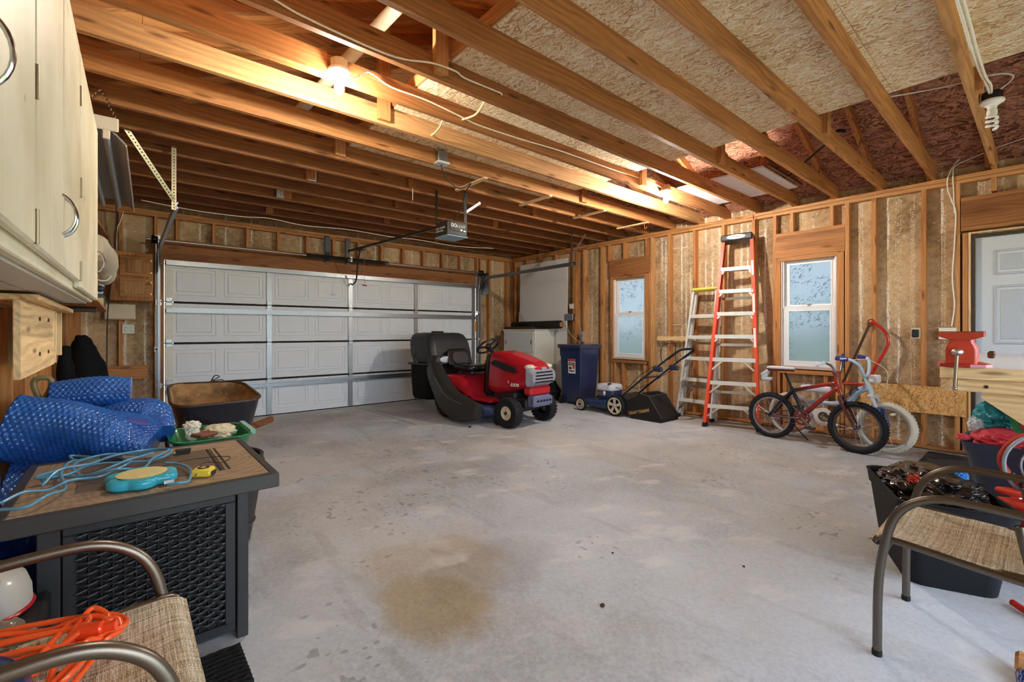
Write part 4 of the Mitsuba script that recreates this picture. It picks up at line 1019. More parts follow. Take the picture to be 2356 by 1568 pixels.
rp('deck', loft([sect(.26, .34, .12, .24, .04), sect(.36, .50, .10, .25, .05), sect(.62, .55, .10, .26, .05), sect(.86, .46, .10, .25, .05), sect(.98, .30, .12, .22, .04)]), 'paint', C(38, 48, 84), smooth=50)
rp('gauge_wheel', cyl((.95, -.36, .06), (.95, -.31, .06), .055, 20, .01), 'rubber', BLK)
rp('engine_frame', cat(bx(.72, 1.15, -.2, .2, .30, .44, .03), *[cyl((.75 + .06 * k, -.22, .33 + .02 * (k % 2)), (.75 + .06 * k, .22, .33), .012, 8) for k in range(6)]), 'paint', C(40, 40, 42))
# grass chute and bagger
chp = [(.86, -.58, .19), (.58, -.60, .20), (.30, -.585, .27), (.08, -.55, .43), (-.12, -.50, .59), (-.24, -.45, .70)]
prof = spline(chp, 5)
rad_y = np.interp(np.linspace(0, 1, len(prof)), [0, .2, .45, .7, 1], [.07, .10, .115, .11, .10])
rad_z = np.interp(np.linspace(0, 1, len(prof)), [0, .2, .45, .7, 1], [.10, .17, .175, .135, .105])
rings = []
tn = np.gradient(prof, axis=0)
for p_, t_, ry, rz_ in zip(prof, tn, rad_y, rad_z):
    t_ = nrm(t_); u = nrm(np.cross([0, 1, 0], t_)); v = np.cross(t_, u)
    rings.append([p_ + u * rz_ * b + v * ry * a for a, b in rrect(2, 2, .62, 4)])
ct = rp('grass_chute', loft(rings), 'paint', C(46, 45, 42), smooth=50)
rp('chute_seam', tube([prof[i] + np.array([.02, -rad_y[i] * .93, rad_z[i] * .55]) for i in range(4, 18)], .008, 6), 'paint', C(84, 84, 84), parent=ct)
rp('chute_lettering', textm('SAFETY', .036, (-.13, -.60, .60), (.62, .02, -.78), (.78, .05, .62), .003, True), 'paint', C(214, 214, 206), parent=ct)
bgs = rp('bag_frame', cat(bx(-.98, -.40, -.42, .42, .70, .735, .012), bx(-.45, -.36, -.40, .40, .40, .72, .02), cyl((-.4, -.3, .4), (-.1, -.2, .45), .025), cyl((-.4, .3, .4), (-.1, .2, .45), .025)), 'paint', BLK)
for s in (-1, 1):
    bag = loft([[(x * q - .70, y * q + s * .205, z) for x, y in rrect(.52, .40, .07)] for z, q in ((.18, .80), (.22, .88), (.45, .95), (.705, 1.0))])
    v = np.array(bag.vertices); v += bag.vertex_normals * ((meshkit.fbm(v * 7, 3, 4) - .5) * .05)[:, None]
    rp('bag', trimesh.Trimesh(v, bag.faces, process=False), 'matte', C(26, 26, 27), smooth=True)
lid = loft([[(-.69 + x * q + dx, y * q, z) for x, y in rrect(.60, .80, .10)] for z, q, dx in ((.745, .96, .05), (.79, 1.0, .05), (.83, 1.02, .04), (.90, 1.03, .02), (1.02, 1.01, -.01), (1.10, .97, -.03), (1.165, .88, -.05), (1.195, .74, -.06), (1.20, .5, -.06))])
ld = rp('bagger_lid', lid, 'paint', C(46, 48, 50), smooth=45)
rp('lid_rib', cat(*[bx(-.70, -.424 + .0065 * k, -.29, .29, 1.115 - .024 * k, 1.121 - .024 * k) for k in range(4)]), 'paint', C(58, 60, 62), parent=ld)
rp('lid_knob', bx(-.80, -.66, -.10, .06, 1.195, 1.225, .012), 'paint', BLK, parent=ld)
rp('sight_window', ell((-.225, -.24, .800), (.02, .125, .05), 2), 'gloss', C(196, 202, 212), parent=ld, smooth=True)
neck = loft([[(x + .03 * 0, y - .22, z) for x, y in rrect(.26 * q, .42 * q, .06, 4, cx, 0)] for z, q, cx in ((.73, 1.0, -.36), (.80, 1.0, -.36), (.86, .9, -.38))])
rp('lid_neck', neck, 'paint', C(40, 40, 42), parent=ld, smooth=45)
rp('lid_latch', tube([(-.60, -.50, .74), (-.62, -.53, .80), (-.60, -.53, .88), (-.58, -.49, .93)], .012, 8, 4), 'paint', BLK, parent=ld)

# ---------------------------------------------------------------- push mower
NAVY = C(44, 62, 98)
pm = thing('push_mower', 'navy and black push lawn mower under the small window with its handle raised', 'lawn mower')
M = frame((5.65, 4.03, 0), (0, 1, 0), (-1, 0, 0), (0, 0, 1))     # local x towards the garage door, y towards the viewer
def pp(name, mesh, mat, col=None, parent=pm, **k): return part(parent, name, tomesh(mesh).apply_transform(M), mat, col, **k)
wheel(pm, (.66, .235, .10), .10, .052, .072, 1, M, rimc=C(196, 184, 164)); wheel(pm, (.66, -.235, .10), .10, .052, .072, -1, M, rimc=C(196, 184, 164))
wheel(pm, (.0, .255, .152), .152, .06, .118, 1, M, rimc=C(200, 188, 166), spokes=5); wheel(pm, (.0, -.255, .152), .152, .06, .118, -1, M, rimc=C(200, 188, 166), spokes=5)
pp('deck', loft([sect(-.16, .19, .08, .24, .04), sect(-.05, .215, .07, .25, .05), sect(.25, .245, .07, .20, .05), sect(.50, .24, .08, .18, .05), sect(.66, .20, .09, .165, .04), sect(.74, .13, .10, .15, .02)]), 'gloss', NAVY, smooth=50)
pp('rear_door', hull([(x, y, z) for x, z in ((-.20, .10), (-.22, .20), (-.05, .32), (.02, .30), (0, .12)) for y in (-.2, .2)]), 'paint', BLK)
en = pp('engine', loft([[(x * q + .30, y * q, z) for x, y in rrect(.32, .28, .07)] for z, q in ((.19, .9), (.24, 1), (.31, 1), (.335, .96))]), 'paint', C(44, 56, 90), smooth=45)
pp('engine_cover', loft([[(x * q + .30, y * q, z) for x, y in rrect(.34, .31, .09)] for z, q in ((.335, .95), (.35, 1), (.40, .98), (.425, .85), (.43, .5))]), 'paint', C(200, 204, 210), smooth=45, parent=en)
pp('muffler', bx(.24, .40, .13, .20, .25, .33, .02), 'metal', C(190, 190, 196), parent=en)
pp('starter_grip', cyl((.2, .1, .44), (.2, .17, .44), .012, 10), 'rubber', BLK, parent=en)
HX = [(-.08, .30), (-.35, .52), (-.66, .76), (-.90, .94)]
for s in (1, -1):
    pp('handle_tube', tube([(-.02, s * .20, .22)] + [(x, s * (.20 - .0 * k), z) for k, (x, z) in enumerate(HX)], .013, 10, 4), 'paint', C(34, 38, 52), smooth=True)
pp('handle_bar', tube([(-.80, .20, .86), (-.92, .20, .95), (-.965, .15, .985), (-.975, 0, .99), (-.965, -.15, .985), (-.92, -.20, .95), (-.80, -.20, .86)], .016, 10, 4), 'rubber', C(28, 30, 36), smooth=True)
pp('bail_bar', tube([(-.70, .18, .80), (-.68, .18, .92), (-.70, .16, 1.04), (-.72, 0, 1.055), (-.70, -.16, 1.04), (-.68, -.18, .92), (-.70, -.18, .80)], .006, 8, 3), 'paint', C(30, 30, 32), smooth=True)
pp('cross_tube', cyl((-.42, -.2, .58), (-.42, .2, .58), .011, 10), 'paint', C(34, 38, 52))
for s in (1, -1): pp('handle_knob', bx(-.72, -.58, s * .20 - .025, s * .20 + .025, .68, .75, .015), 'paint', C(38, 44, 70))
for s, dz in ((1, .05), (-1, -.04)): pp('control_cable', tube([(.1, s * .12, .40), (-.1, s * .16, .38), (-.35, s * .19, .55 + dz), (-.62, s * .19, .72 + dz)], .004, 6, 5), 'paint', C(24, 24, 26), smooth=True)
bagp = [(-.16, .10), (-.16, .24), (-.38, .36), (-.52, .335), (-.72, .06), (-.70, .0), (-.24, .0)]
gb = pp('grass_bag', hull([(x, s * w_, z) for x, z in bagp for s, w_ in ((1, .215), (-1, .215))]), 'matte', C(40, 37, 34), label='black fabric grass bag lying behind the mower')
pp('bag_frame', cat(*[tube([(-.16, s * .218, .24), (-.38, s * .218, .362), (-.52, s * .218, .337), (-.72, s * .218, .06)], .005, 6) for s in (1, -1)], cyl((-.52, -.218, .337), (-.52, .218, .337), .005, 6), cyl((-.38, -.218, .362), (-.38, .218, .362), .005, 6)), 'paint', C(70, 70, 72), parent=gb)
pp('bag_lettering', textm('CRAFTSMAN', .040, (-.20, .2165, .045), (-.96, 0, .26), (.26, 0, .96), .002, True), 'paint', C(196, 158, 96), parent=gb)
pp('bag_mouth', hull([(-.30, .14, .30), (-.30, -.14, .30), (-.46, .15, .352), (-.46, -.15, .352), (-.36, .14, .366), (-.36, -.14, .366)]), 'matte', C(18, 17, 16), parent=gb)

# ---------------------------------------------------------------- trash can
tc = thing('trash_can', 'tall navy wheeled trash can with a lid beside the leaning white board', 'trash can')
TN = C(38, 50, 84)
part(tc, 'body', loft([[(5.925 + x * q, 5.175 + y * q, z) for x, y in rrect(.50, .50, .045)] for z, q in ((.03, .76), (.06, .80), (.55, .90), (.80, .95), (.81, .985), (.93, 1.0), (.94, 1.02))]), 'gloss', TN, smooth=40)
li = part(tc, 'lid', loft([[(5.925 + x * q, 5.175 + y * q, z) for x, y in rrect(.55, .55, .06)] for z, q in ((.94, 1.0), (.975, 1.02), (.985, 1.0), (1.0, .93), (1.005, .8), (1.002, .6))]), 'gloss', C(44, 54, 80), smooth=40)
part(li, 'hinge_bar', cyl((5.66, 5.42, .985), (6.19, 5.42, .985), .018, 10), 'gloss', TN)
for k in range(5): part(tc, 'rib', hull([(5.925 - .25 * q - .004, 5.36 - .05 * k + d, z) for z, q in ((.10, .81), (.78, .945)) for d in (0, .018)] + [(5.925 - .25 * q + .01, 5.36 - .05 * k + d, z) for z, q in ((.10, .81), (.78, .945)) for d in (0, .018)]), 'gloss', TN)
for y in (4.99, 5.36): part(tc, 'wheel', cyl((5.70, y - .02, .07), (5.70, y + .02, .07), .07, 20, .01), 'rubber', C(22, 22, 24)); 
part(tc, 'hub', cyl((5.70, 4.965, .07), (5.70, 4.97, .07), .03, 14), 'paint', C(206, 204, 200))
lb = part(tc, 'label', hull([(5.925 - .25 * q - .004 - e, y, z) for z, q in ((.52, .897), (.76, .94)) for y in (5.06, 5.22) for e in (0, .003)]), 'paint', C(226, 226, 224))
part(lb, 'print', cat(*[hull([(5.925 - .25 * q - .0075 - e, y, z) for z, q in ((z0, .897 + (z0 - .52) * .18), (z0 + hh, .897 + (z0 + hh - .52) * .18)) for y in (y0, y1) for e in (0, .001)]) for z0, hh, y0, y1 in ((.72, .04, 5.06, 5.22), (.60, .08, 5.07, 5.115))]), 'paint', C(190, 60, 64))
part(lb, 'print', cat(*[hull([(5.925 - .25 * q - .0075 - e, y, z) for z, q in ((z0, .897 + (z0 - .52) * .18), (z0 + hh, .897 + (z0 + hh - .52) * .18)) for y in (y0, y1) for e in (0, .001)]) for z0, hh, y0, y1 in ((.685, .018, 5.07, 5.21), (.655, .018, 5.07, 5.21), (.59, .04, 5.14, 5.20), (.55, .02, 5.08, 5.2))]), 'paint', C(60, 60, 66))

# ---------------------------------------------------------------- white board, metal cabinet, rolls
wbd = thing('wall_board', 'tall white panel board leaning in the far right corner', 'board')
part(wbd, 'panel', hull([(x, y, z) for y in (5.775, 7.10) for x, z in ((6.235, .02), (6.25, .02), (6.285, 2.585), (6.30, 2.585))]), 'matte', C(212, 210, 206))
part(wbd, 'scrap', hull([(x, y, z) for x in (6.225, 6.234) for y, z in ((6.35, .9), (7.08, .9), (7.08, 1.62))]), 'matte', C(186, 184, 180))
mc = thing('metal_cabinet', 'beige metal cabinet with sliding doors standing before the leaning white board', 'cabinet')
BG = C(206, 204, 190)
part(mc, 'body', bx(5.71, 6.215, 6.05, 6.95, .03, 1.255, .01), 'paint', BG)
part(mc, 'top_edge', bx(5.695, 6.22, 6.04, 6.96, 1.235, 1.262, .006), 'paint', C(198, 196, 182))
for y0, y1, hy in ((6.085, 6.50, 6.14), (6.49, 6.915, 6.86)):
    d = part(mc, 'door', bx(5.694 if y0 < 6.3 else 5.700, 5.712, y0, y1, .83, 1.215, .004), 'paint', C(196, 196, 190))
    part(d, 'handle', bx(5.688, 5.6945, hy - .014, hy + .014, .98, 1.06, .004), 'metal', C(120, 120, 118))
for k, (z0, z1) in enumerate(((.43, .81), (.05, .41))):
    d = part(mc, 'drawer', bx(5.694, 5.712, 6.085, 6.915, z0, z1, .004), 'paint', C(200, 199, 190))
    part(d, 'handle', bx(5.676, 5.695, 6.42, 6.58, z1 - .10, z1 - .08, .004), 'metal', C(130, 130, 128))
DKR = C(40, 36, 32)
rr_ = thing('fabric_roll', 'long dark roll with a wooden core lying on the beige cabinet', 'roll')
part(rr_, 'roll', cyl((6.05, 5.72, 1.345), (5.98, 6.98, 1.335), .075, 20, .008), 'matte', DKR)
part(rr_, 'core', cyl((6.0502, 5.712, 1.345), (6.0502, 5.74, 1.345), .045, 16), 'matte', C(160, 112, 66))
mt = thing('bamboo_mat', 'dark bundle of bamboo sticks lying on the beige cabinet beside the roll', 'bundle')
for k in range(7): part(mt, 'stick', cyl((5.74 + .03 * (k % 4), 5.98 + .03 * k, 1.275 + .026 * (k // 4)), (5.77 + .03 * (k % 4), 7.0, 1.275 + .026 * (k // 4)), .012, 8), 'matte', C(72 + 8 * (k % 3), 56, 40))
solo('dark_cloth', 'crumpled black cloth on top of the rolls on the beige cabinet', 'cloth', lump([(5.80, 6.2, 1.34), (5.82, 6.5, 1.36), (5.84, 6.75, 1.335)], [.03, .045, .03], 6, .5, 14), 'matte', C(28, 26, 28), smooth=True)
hb = solo('black_bag', 'black bag on the floor between the beige cabinet and the trash can', 'bag', lump([(5.82, 5.72, .0), (5.82, 5.72, .18), (5.80, 5.72, .36)], [.12, .16, .06], 12, .3), 'matte', C(18, 18, 20), smooth=True)
gbx = thing('junction_box', 'grey steel box on the studs above the trash can', 'electrical box')
part(gbx, 'case', bx(6.25, 6.315, 5.62, 5.83, 1.42, 1.545, .006), 'metal', C(146, 152, 160))
part(gbx, 'knockout', cat(*[cyl((6.2505, 5.66 + .06 * k, 1.48), (6.2485, 5.66 + .06 * k, 1.48), .014, 12) for k in range(3)]), 'metal', C(110, 116, 122))
solo('tag', 'small white paper tag on a stud above the grey steel box', 'tag', bx(6.313, 6.319, 5.655, 5.76, 1.64, 1.73), 'paint', C(214, 214, 212))
od = thing('outlet_box', 'grey outdoor outlet box with open covers above the trash can', 'outlet')
part(od, 'case', bx(6.26, 6.315, 5.38, 5.46, 1.03, 1.22, .008), 'paint', C(150, 152, 148))
part(od, 'cover', bx(6.225, 6.262, 5.375, 5.44, 1.14, 1.20, .006), 'paint', C(124, 126, 122)); part(od, 'cover', bx(6.225, 6.262, 5.375, 5.44, 1.05, 1.11, .006), 'paint', C(124, 126, 122))
part(od, 'socket', cyl((6.2245, 5.41, 1.08), (6.2225, 5.41, 1.08), .014, 12), 'paint', C(30, 30, 30))
cable('cable', 'grey cable looping from the steel box down to the outlet box', [(6.28, 5.62, 1.47), (6.25, 5.52, 1.45), (6.25, 5.46, 1.38), (6.27, 5.44, 1.22)], .005, C(190, 180, 160))
cable('cable', 'pale cable running from the steel box down behind the trash can', [(6.26, 5.80, 1.42), (6.245, 5.77, 1.3), (6.24, 5.62, 1.13), (6.25, 5.48, 1.04), (6.27, 5.40, .9)], .005, C(200, 190, 168))

# ---------------------------------------------------------------- wheelbarrow
wbw = thing('wheelbarrow', 'black wheelbarrow with a rusty brown tray in front of the garage door', 'wheelbarrow')
# rim corners: near left, near right, far right, far left; the tray leans towards the viewer
QC = [np.array(v, float) for v in ((.27, 4.16, .655), (.87, 4.10, .675), (.86, 4.98, .745), (.31, 5.22, .735))]
def tray(dz, inset=0.0):
    R_ = []
    for dep, q in ((0, 1.0), (.08, .95), (.24, .84), (.33, .70)):
        ring_ = []
        for x, y in rrect(2, 2, .42, 7):
            a_, b_ = (x * (q - inset) + 1) / 2, (y * (q - inset) + 1) / 2
            ring_.append((QC[0] * (1 - a_) + QC[1] * a_) * (1 - b_) + (QC[3] * (1 - a_) + QC[2] * a_) * b_ - [0, 0, dep - dz])
        R_.append(ring_)
    return R_
outer, inner = tray(0), tray(.006, .02)
nn_ = len(outer[0])
cap_ = lambda r: trimesh.Trimesh(np.vstack([r, [np.mean(r, 0)]]), [(nn_, k, (k + 1) % nn_) for k in range(nn_)], process=False)
part(wbw, 'tray', cat(loft(outer, caps=False), cap_(outer[-1])), 'gloss', C(30, 32, 42), smooth=40)
part(wbw, 'tray_inside', cat(loft(inner, caps=False), cap_(inner[-1])), 'rust', smooth=40)
part(wbw, 'rim', tube(np.array(outer[0]), .012, 8, 0, closed=True), 'paint', C(70, 56, 48), smooth=True)
for ox, oy in ((0, 0), (-.36, .40)):
    part(wbw, 'handle', beam((.30 + ox, 3.92 + oy, .36), (1.03 + ox, 4.55 + oy, .43), .036, .052, b=.008), 'wood_x', tone=.10)
    part(wbw, 'leg', tube([(.62 + ox, 4.20 + oy, .39), (.68 + ox, 4.25 + oy, .03), (.74 + ox, 4.30 + oy, .02), (.78 + ox, 4.33 + oy, .40)], .014, 8, 3), 'paint', C(26, 26, 30))
part(wbw, 'wheel', torus((.08, 4.05, .19), (.64, -.76, 0), .14, .048, 30, 12), 'rubber', C(34, 34, 36), smooth=True)
part(wbw, 'hub', cat(cyl((.067, 4.065, .19), (.093, 4.035, .19), .10, 20, .006), cyl((.02, 4.12, .19), (.14, 3.98, .19), .012, 8)), 'metal', C(160, 164, 170))
solo('wire_hook', 'bent black wire hook hanging over the far rim of the wheelbarrow', 'hook', tube([(.62, 5.10, .73), (.66, 5.11, .80), (.70, 5.11, .79), (.64, 5.11, .755), (.72, 5.11, .76), (.74, 5.10, .73)], .005, 6, 4), 'paint', C(34, 30, 28), smooth=True)
# ---------------------------------------------------------------- ladders
def ladder(name, label, BL, BR, TL, TR, zs, railc, capc, depth, th, stepc, cat_='ladder', rear=.10, capz=.09, logo=None):
    BL, BR, TL, TR = (np.array(v, float) for v in (BL, BR, TL, TR))
    k = thing(name, label, cat_)
    u = nrm(BR - BL + TR - TL); v = nrm(TL + TR - BL - BR); n = np.cross(v, u); n = -n if n[0] > 0 else n
    for nm, B, Tt, s in (('rail', BL, TL, 1), ('rail', BR, TR, -1)):
        B2 = B + v * .03
        r = part(k, nm, cat(beam(B2, Tt, th, .004, up=n).apply_translation(n * depth / 2), beam(B2, Tt, th, .004, up=n).apply_translation(-n * depth / 2), beam(B2, Tt, .004, depth, up=n).apply_translation(-u * s * th / 2)), 'gloss' if cat_ == 'x' else 'paint', railc)
        part(k, 'foot', beam(B, B + v * .05, th + .008, depth + .01, up=n, b=.004), 'rubber', C(24, 24, 26))
        q = lambda t: B + (Tt - B) * t
        part(k, 'rear_rail', beam(q(.012) - n * (depth * .5 + rear * .6) , q(.97) - n * (depth * .5 + .02), th * .7, depth * .6, up=n), 'paint', stepc if logo is None else tuple(x * .62 for x in railc))
    H = TL[2]
    for i, z in enumerate(zs):
        t = z / H
        a, b = BL + (TL - BL) * t, BR + (TR - BR) * t
        st = part(k, 'step', cat(beam(a, b, depth * 1.02, .004, up=v, b=.001), beam(a + n * depth / 2, b + n * depth / 2, .004, .05, up=v).apply_translation(-v * .02), beam(a - n * depth / 2, b - n * depth / 2, .004, .03, up=v).apply_translation(-v * .014)), 'paint', stepc)
        L = np.linalg.norm(b - a)
        e = .16 if i < 3 else .07
        for p_, s in ((a, 1), (b, -1)):
            part(st, 'brace', beam(p_ + u * s * L * e * 1.7 + n * depth * .4 - v * .03, p_ + u * s * .012 + n * depth * .4 - v * (.03 + e * .75), .022, .004, up=n), 'metal', stepc)
    for z in np.arange(.45, H - .4, .61):
        t = z / H
        part(k, 'rear_bar', beam(BL + (TL - BL) * t - n * (depth * .9), BR + (TR - BR) * t - n * (depth * .9), .004, .035, up=v), 'metal', tuple(x * .8 for x in stepc))
    cp = part(k, 'top_cap', beam(TL - u * .02 + v * (capz / 2 - .01), TR + u * .02 + v * (capz / 2 - .01), depth + .07, capz, up=v, b=.014), 'paint', capc)
    if logo:
        ut = nrm(TR - TL); vt = nrm(v - ut * np.dot(v, ut)); nt = np.cross(ut, vt)
        Mo = frame((TL + TR) / 2 + nt * (depth / 2 + .0352) + v * (capz / 2 - .01), ut, vt, nt)
        part(cp, 'emblem', extr(Point(0, 0).buffer(1, 12), .003).apply_transform(Mo @ np.diag([.115, .030, 1, 1])), 'paint', C(226, 226, 226))
        part(cp, 'lettering', textm(logo, .022, (0, 0, .0032), (1, 0, 0), (0, 1, 0), .001, True, True).apply_transform(Mo), 'paint', C(30, 30, 32))
    return k, u, v, n
k, u, v, n = ladder('step_ladder', 'tall orange fiberglass stepladder with a black top leaning between the windows', (5.705, 2.86, 0), (5.905, 2.287, 0), (6.155, 2.82, 2.41), (6.20, 2.48, 2.41),
                    [.28, .575, .87, 1.165, 1.46, 1.755, 2.05], C(224, 76, 44), C(38, 40, 42), .105, .038, C(202, 202, 196), logo='WERNER')
for t0, t1 in ((.80, .88), (.60, .70), (.42, .52)):
    q = lambda t: np.array((5.905, 2.287, 0)) * (1 - t) + np.array((6.20, 2.48, 2.41)) * t
    part(k, 'sticker', beam(q(t0) + n * .055, q(t1) + n * .055, .026, .001, up=n), 'paint', C(240, 214, 206))
part(k, 'spreader', cyl(np.array((6.03, 2.80, 1.72)), np.array((6.06, 2.78, 1.25)), .006, 8), 'metal', C(200, 190, 170))
ladder('step_ladder', 'shorter aluminum stepladder with a yellow top leaning behind the orange one', (6.06, 3.44, 0), (6.03, 2.93, 0), (6.22, 3.265, 1.80), (6.21, 2.935, 1.80),
       [.27, .565, .86, 1.155, 1.45], C(214, 216, 212), C(226, 214, 96), .075, .028, C(212, 213, 208), capz=.035)

# ---------------------------------------------------------------- bicycles
def bike_wheel(k, c, R, tr, M, tire, rimc, n=20, tread=0):
    w = part(k, 'wheel', torus(c, (0, 1, 0), R - tr, tr, 48, 12).apply_transform(M), 'rubber', tire, smooth=True)
    if tread:
        ms = []
        for i in range(tread):
            for s in (-1, 1):
                a = 2 * PI * (i + .25 * s) / tread
                b = bx(R - .006, R + .004, s * tr * .45 - .007, s * tr * .45 + .007, -.008, .008)
                b.apply_transform(trimesh.transformations.rotation_matrix(a, [0, 1, 0])); b.apply_translation(c); ms.append(b)
        stuffpart(w, 'tread', cat(*ms).apply_transform(M), 'rubber', tire, smooth=False)
    part(w, 'rim', ring(c, (0, 1, 0), R - tr * 2 - .014, R - tr * 1.75, .026, 48).apply_transform(M), 'metal', rimc)
    sp = []
    c = np.array(c, float)
    for i in range(n):
        a = 2 * PI * i / n; e = .45 * (1 if i % 4 < 2 else -1); s = .022 * (1 if i % 2 else -1)
        sp.append(tube([c + [.016 * math.cos(a + e * 2), s, .016 * math.sin(a + e * 2)], c + [(R - 2 * tr) * math.cos(a), 0, (R - 2 * tr) * math.sin(a)]], .0016, 4))
    stuffpart(w, 'spokes', cat(*sp).apply_transform(M), 'metal', C(170, 170, 172))
    part(w, 'hub', cyl(c + [0, -.045, 0], c + [0, .045, 0], .02, 14, .004).apply_transform(M), 'metal', C(90, 90, 94))
    return w
k = thing('bicycle', 'red and black small bicycle with black tires standing in front of the kick panel', 'bicycle')
f = nrm(np.array([-.119, -.993, 0])); l = np.array([-f[1], f[0], 0])
M = frame((5.701, 2.066, 0), f, l, (0, 0, 1))
R = .257
def fade(vs):
    s = ((vs - [5.701, 2.066, 0]) @ f)[:, None]
    t = np.clip((s - .28) / .26, 0, 1)
    return np.array(C(34, 28, 40)) * (1 - t) + np.array(C(158, 44, 34)) * t
def bp(nm, m, mat='gloss', col=None, parent=k, **kw): return part(parent, nm, tomesh(m).apply_transform(M), mat, col if col is not None else fade, **({'smooth': True} | kw))
bike_wheel(k, (0, 0, R), R, .026, M, C(30, 31, 36), C(176, 176, 182), 24, 56)
fw = bike_wheel(k, (.836, 0, R), R, .026, M, C(26, 27, 32), C(96, 96, 102), 24, 56)
HT, HB = (.650, 0, .735), (.690, 0, .585)
bp('head_tube', cyl(HB, HT, .024, 14)); bp('top_tube', tube([(.665, 0, .69), (.45, 0, .63), (.22, 0, .56)], .020, 10, 5))
bp('down_tube', tube([(.68, 0, .645), (.52, 0, .50), (.365, 0, .33)], [.028, .034, .036], 12, 5, flat=.7)); bp('seat_tube', cyl((.355, 0, .29), (.215, 0, .60), .019, 12), col=C(30, 28, 36))
for s in (-1, 1):
    bp('seat_stay', tube([(.0, s * .055, R), (.10, s * .055, .40), (.235, s * .025, .57)], .013, 8, 5), col=C(26, 26, 36))
    bp('chain_stay', tube([(.0, s * .055, R), (.18, s * .05, .262), (.345, s * .03, .275)], .010, 8, 4), col=C(84, 58, 68))
    bp('fork_blade', tube([(.700, s * .03, .56), (.715, s * .052, .50), (.836, s * .055, R)], [.020, .018, .014], 10, 5), col=C(86, 40, 40))
bp('seat_post', cyl((.215, 0, .60), (.150, 0, .755), .012, 10), 'metal', C(60, 60, 66))
sd = bp('saddle', loft([[(x, y, .775 + .02 * (1 if z else 0) + z) for y, z in rrect(2 * hw, .045, .02)] for x, hw in ((-.03, .035), (-.01, .065), (.06, .068), (.14, .035), (.22, .022), (.245, .012))]), 'paint', C(96, 40, 40), smooth=50)
bp('saddle_top', loft([[(x, y, .808 + z) for y, z in rrect(2 * hw, .028, .013)] for x, hw in ((-.035, .038), (-.01, .07), (.06, .073), (.14, .040), (.22, .026), (.25, .014))]), 'matte', C(206, 206, 210), parent=sd, smooth=50)
bp('torn_padding', lump([(-.02, -.02, .77), (-.06, -.03, .73), (-.05, -.03, .68), (.02, -.03, .68)], [.02, .035, .035, .015], 21, .6, 30), 'matte', C(190, 194, 204), parent=sd)
bp('stem', cat(cyl((.650, 0, .735), (.640, 0, .79), .017, 10), bx(.62, .69, -.025, .025, .775, .81, .01)), 'paint', C(140, 50, 46), smooth=40)
bp('handlebar', tube([(.60, -.30, .875), (.62, -.20, .90), (.655, -.11, .865), (.67, -.05, .79), (.67, .05, .79), (.66, .12, .90), (.62, .20, .955), (.60, .30, .965)], .0115, 10, 6), 'chrome', C(190, 190, 198))
for a, b, c_ in (((.60, -.31, .873), (.62, -.19, .90), C(210, 210, 216)), ((.625, .19, .95), (.60, .31, .966), C(70, 76, 96)), ((.668, .10, .84), (.655, .14, .93), C(76, 80, 100))): bp('grip', cyl(a, b, .018, 12, .005), 'matte', c_, smooth=40)
cr = bp('chainring', cat(ring((.345, -.045, .285), (0, 1, 0), .062, .085, .006, 28), ring((.345, -.045, .285), (0, 1, 0), .0, .04, .008, 20), *[beam((.345, -.045, .285), (.345 + .075 * math.cos(a), -.045, .285 + .075 * math.sin(a)), .02, .006, up=(0, 1, 0)) for a in np.arange(5) * 2 * PI / 5]), 'gloss', C(104, 30, 36), smooth=40)
bp('crank_arm', cat(beam((.345, -.06, .285), (.44, -.065, .20), .014, .022, b=.003), beam((.345, .06, .285), (.25, .065, .37), .014, .022, b=.003)), 'metal', C(150, 150, 156), smooth=40)
for q in ((.45, -.11, .195), (.245, .11, .375)): bp('pedal', bx(q[0] - .045, q[0] + .045, q[1] - .035, q[1] + .035, q[2] - .01, q[2] + .01, .004), 'paint', C(24, 24, 26), smooth=40)
bp('chain', tube([(.345, -.045, .37), (.0, -.045, R + .035), (-.033, -.045, R), (.0, -.045, R - .035), (.345, -.045, .20)], .004, 5, 3), 'metal', C(70, 66, 66))
bp('kickstand', tube([(.16, .04, .26), (.22, .10, .14), (.30, .19, .005)], .007, 8, 3), 'paint', C(28, 28, 30))

k = thing('bicycle', 'pale blue girls bicycle with white tires between the red bicycle and the wall', 'bicycle')
f = nrm(np.array([-.13, -.991, 0])); l = np.array([-f[1], f[0], 0])
M = frame((5.975, 1.95, 0), f, l, (0, 0, 1))
R = .254
PB = C(164, 190, 218)
def bq(nm, m, mat='gloss', col=PB, parent=k, **kw): return part(parent, nm, tomesh(m).apply_transform(M), mat, col, **({'smooth': True} | kw))
bike_wheel(k, (0, 0, R), R, .024, M, C(204, 198, 192), C(190, 170, 180), 20)
bike_wheel(k, (.90, 0, R), R, .026, M, C(216, 212, 200), C(206, 206, 210), 20, 50)
bq('main_tube', tube([(.755, 0, .64), (.66, 0, .585), (.58, 0, .47), (.42, 0, .43), (.22, 0, .42), (.0, 0, R + .03)], [.036, .034, .028, .024, .02, .014], 12, 6))
bq('down_tube', tube([(.60, 0, .50), (.48, 0, .38), (.36, 0, .28)], .02, 10, 5)); bq('seat_tube', cyl((.36, 0, .28), (.30, 0, .52), .017, 10))
for s in (-1, 1):
    bq('chain_stay', tube([(0, s * .05, R), (.2, s * .05, .27), (.36, s * .03, .28)], .009, 8, 4))
    bq('fork_leg', cat(cyl((.80, s * .055, .56), (.845, s * .055, .42), .019, 12)), col=C(210, 214, 220)); bq('fork_slider', cyl((.845, s * .055, .45), (.90, s * .055, R), .024, 12), col=C(56, 84, 150))
bq('head_tube', cyl((.785, 0, .57), (.735, 0, .74), .027, 12), col=C(190, 210, 210)); bq('fork_crown', bx(.76, .84, -.075, .075, .54, .575, .012), col=C(200, 206, 212), smooth=40)
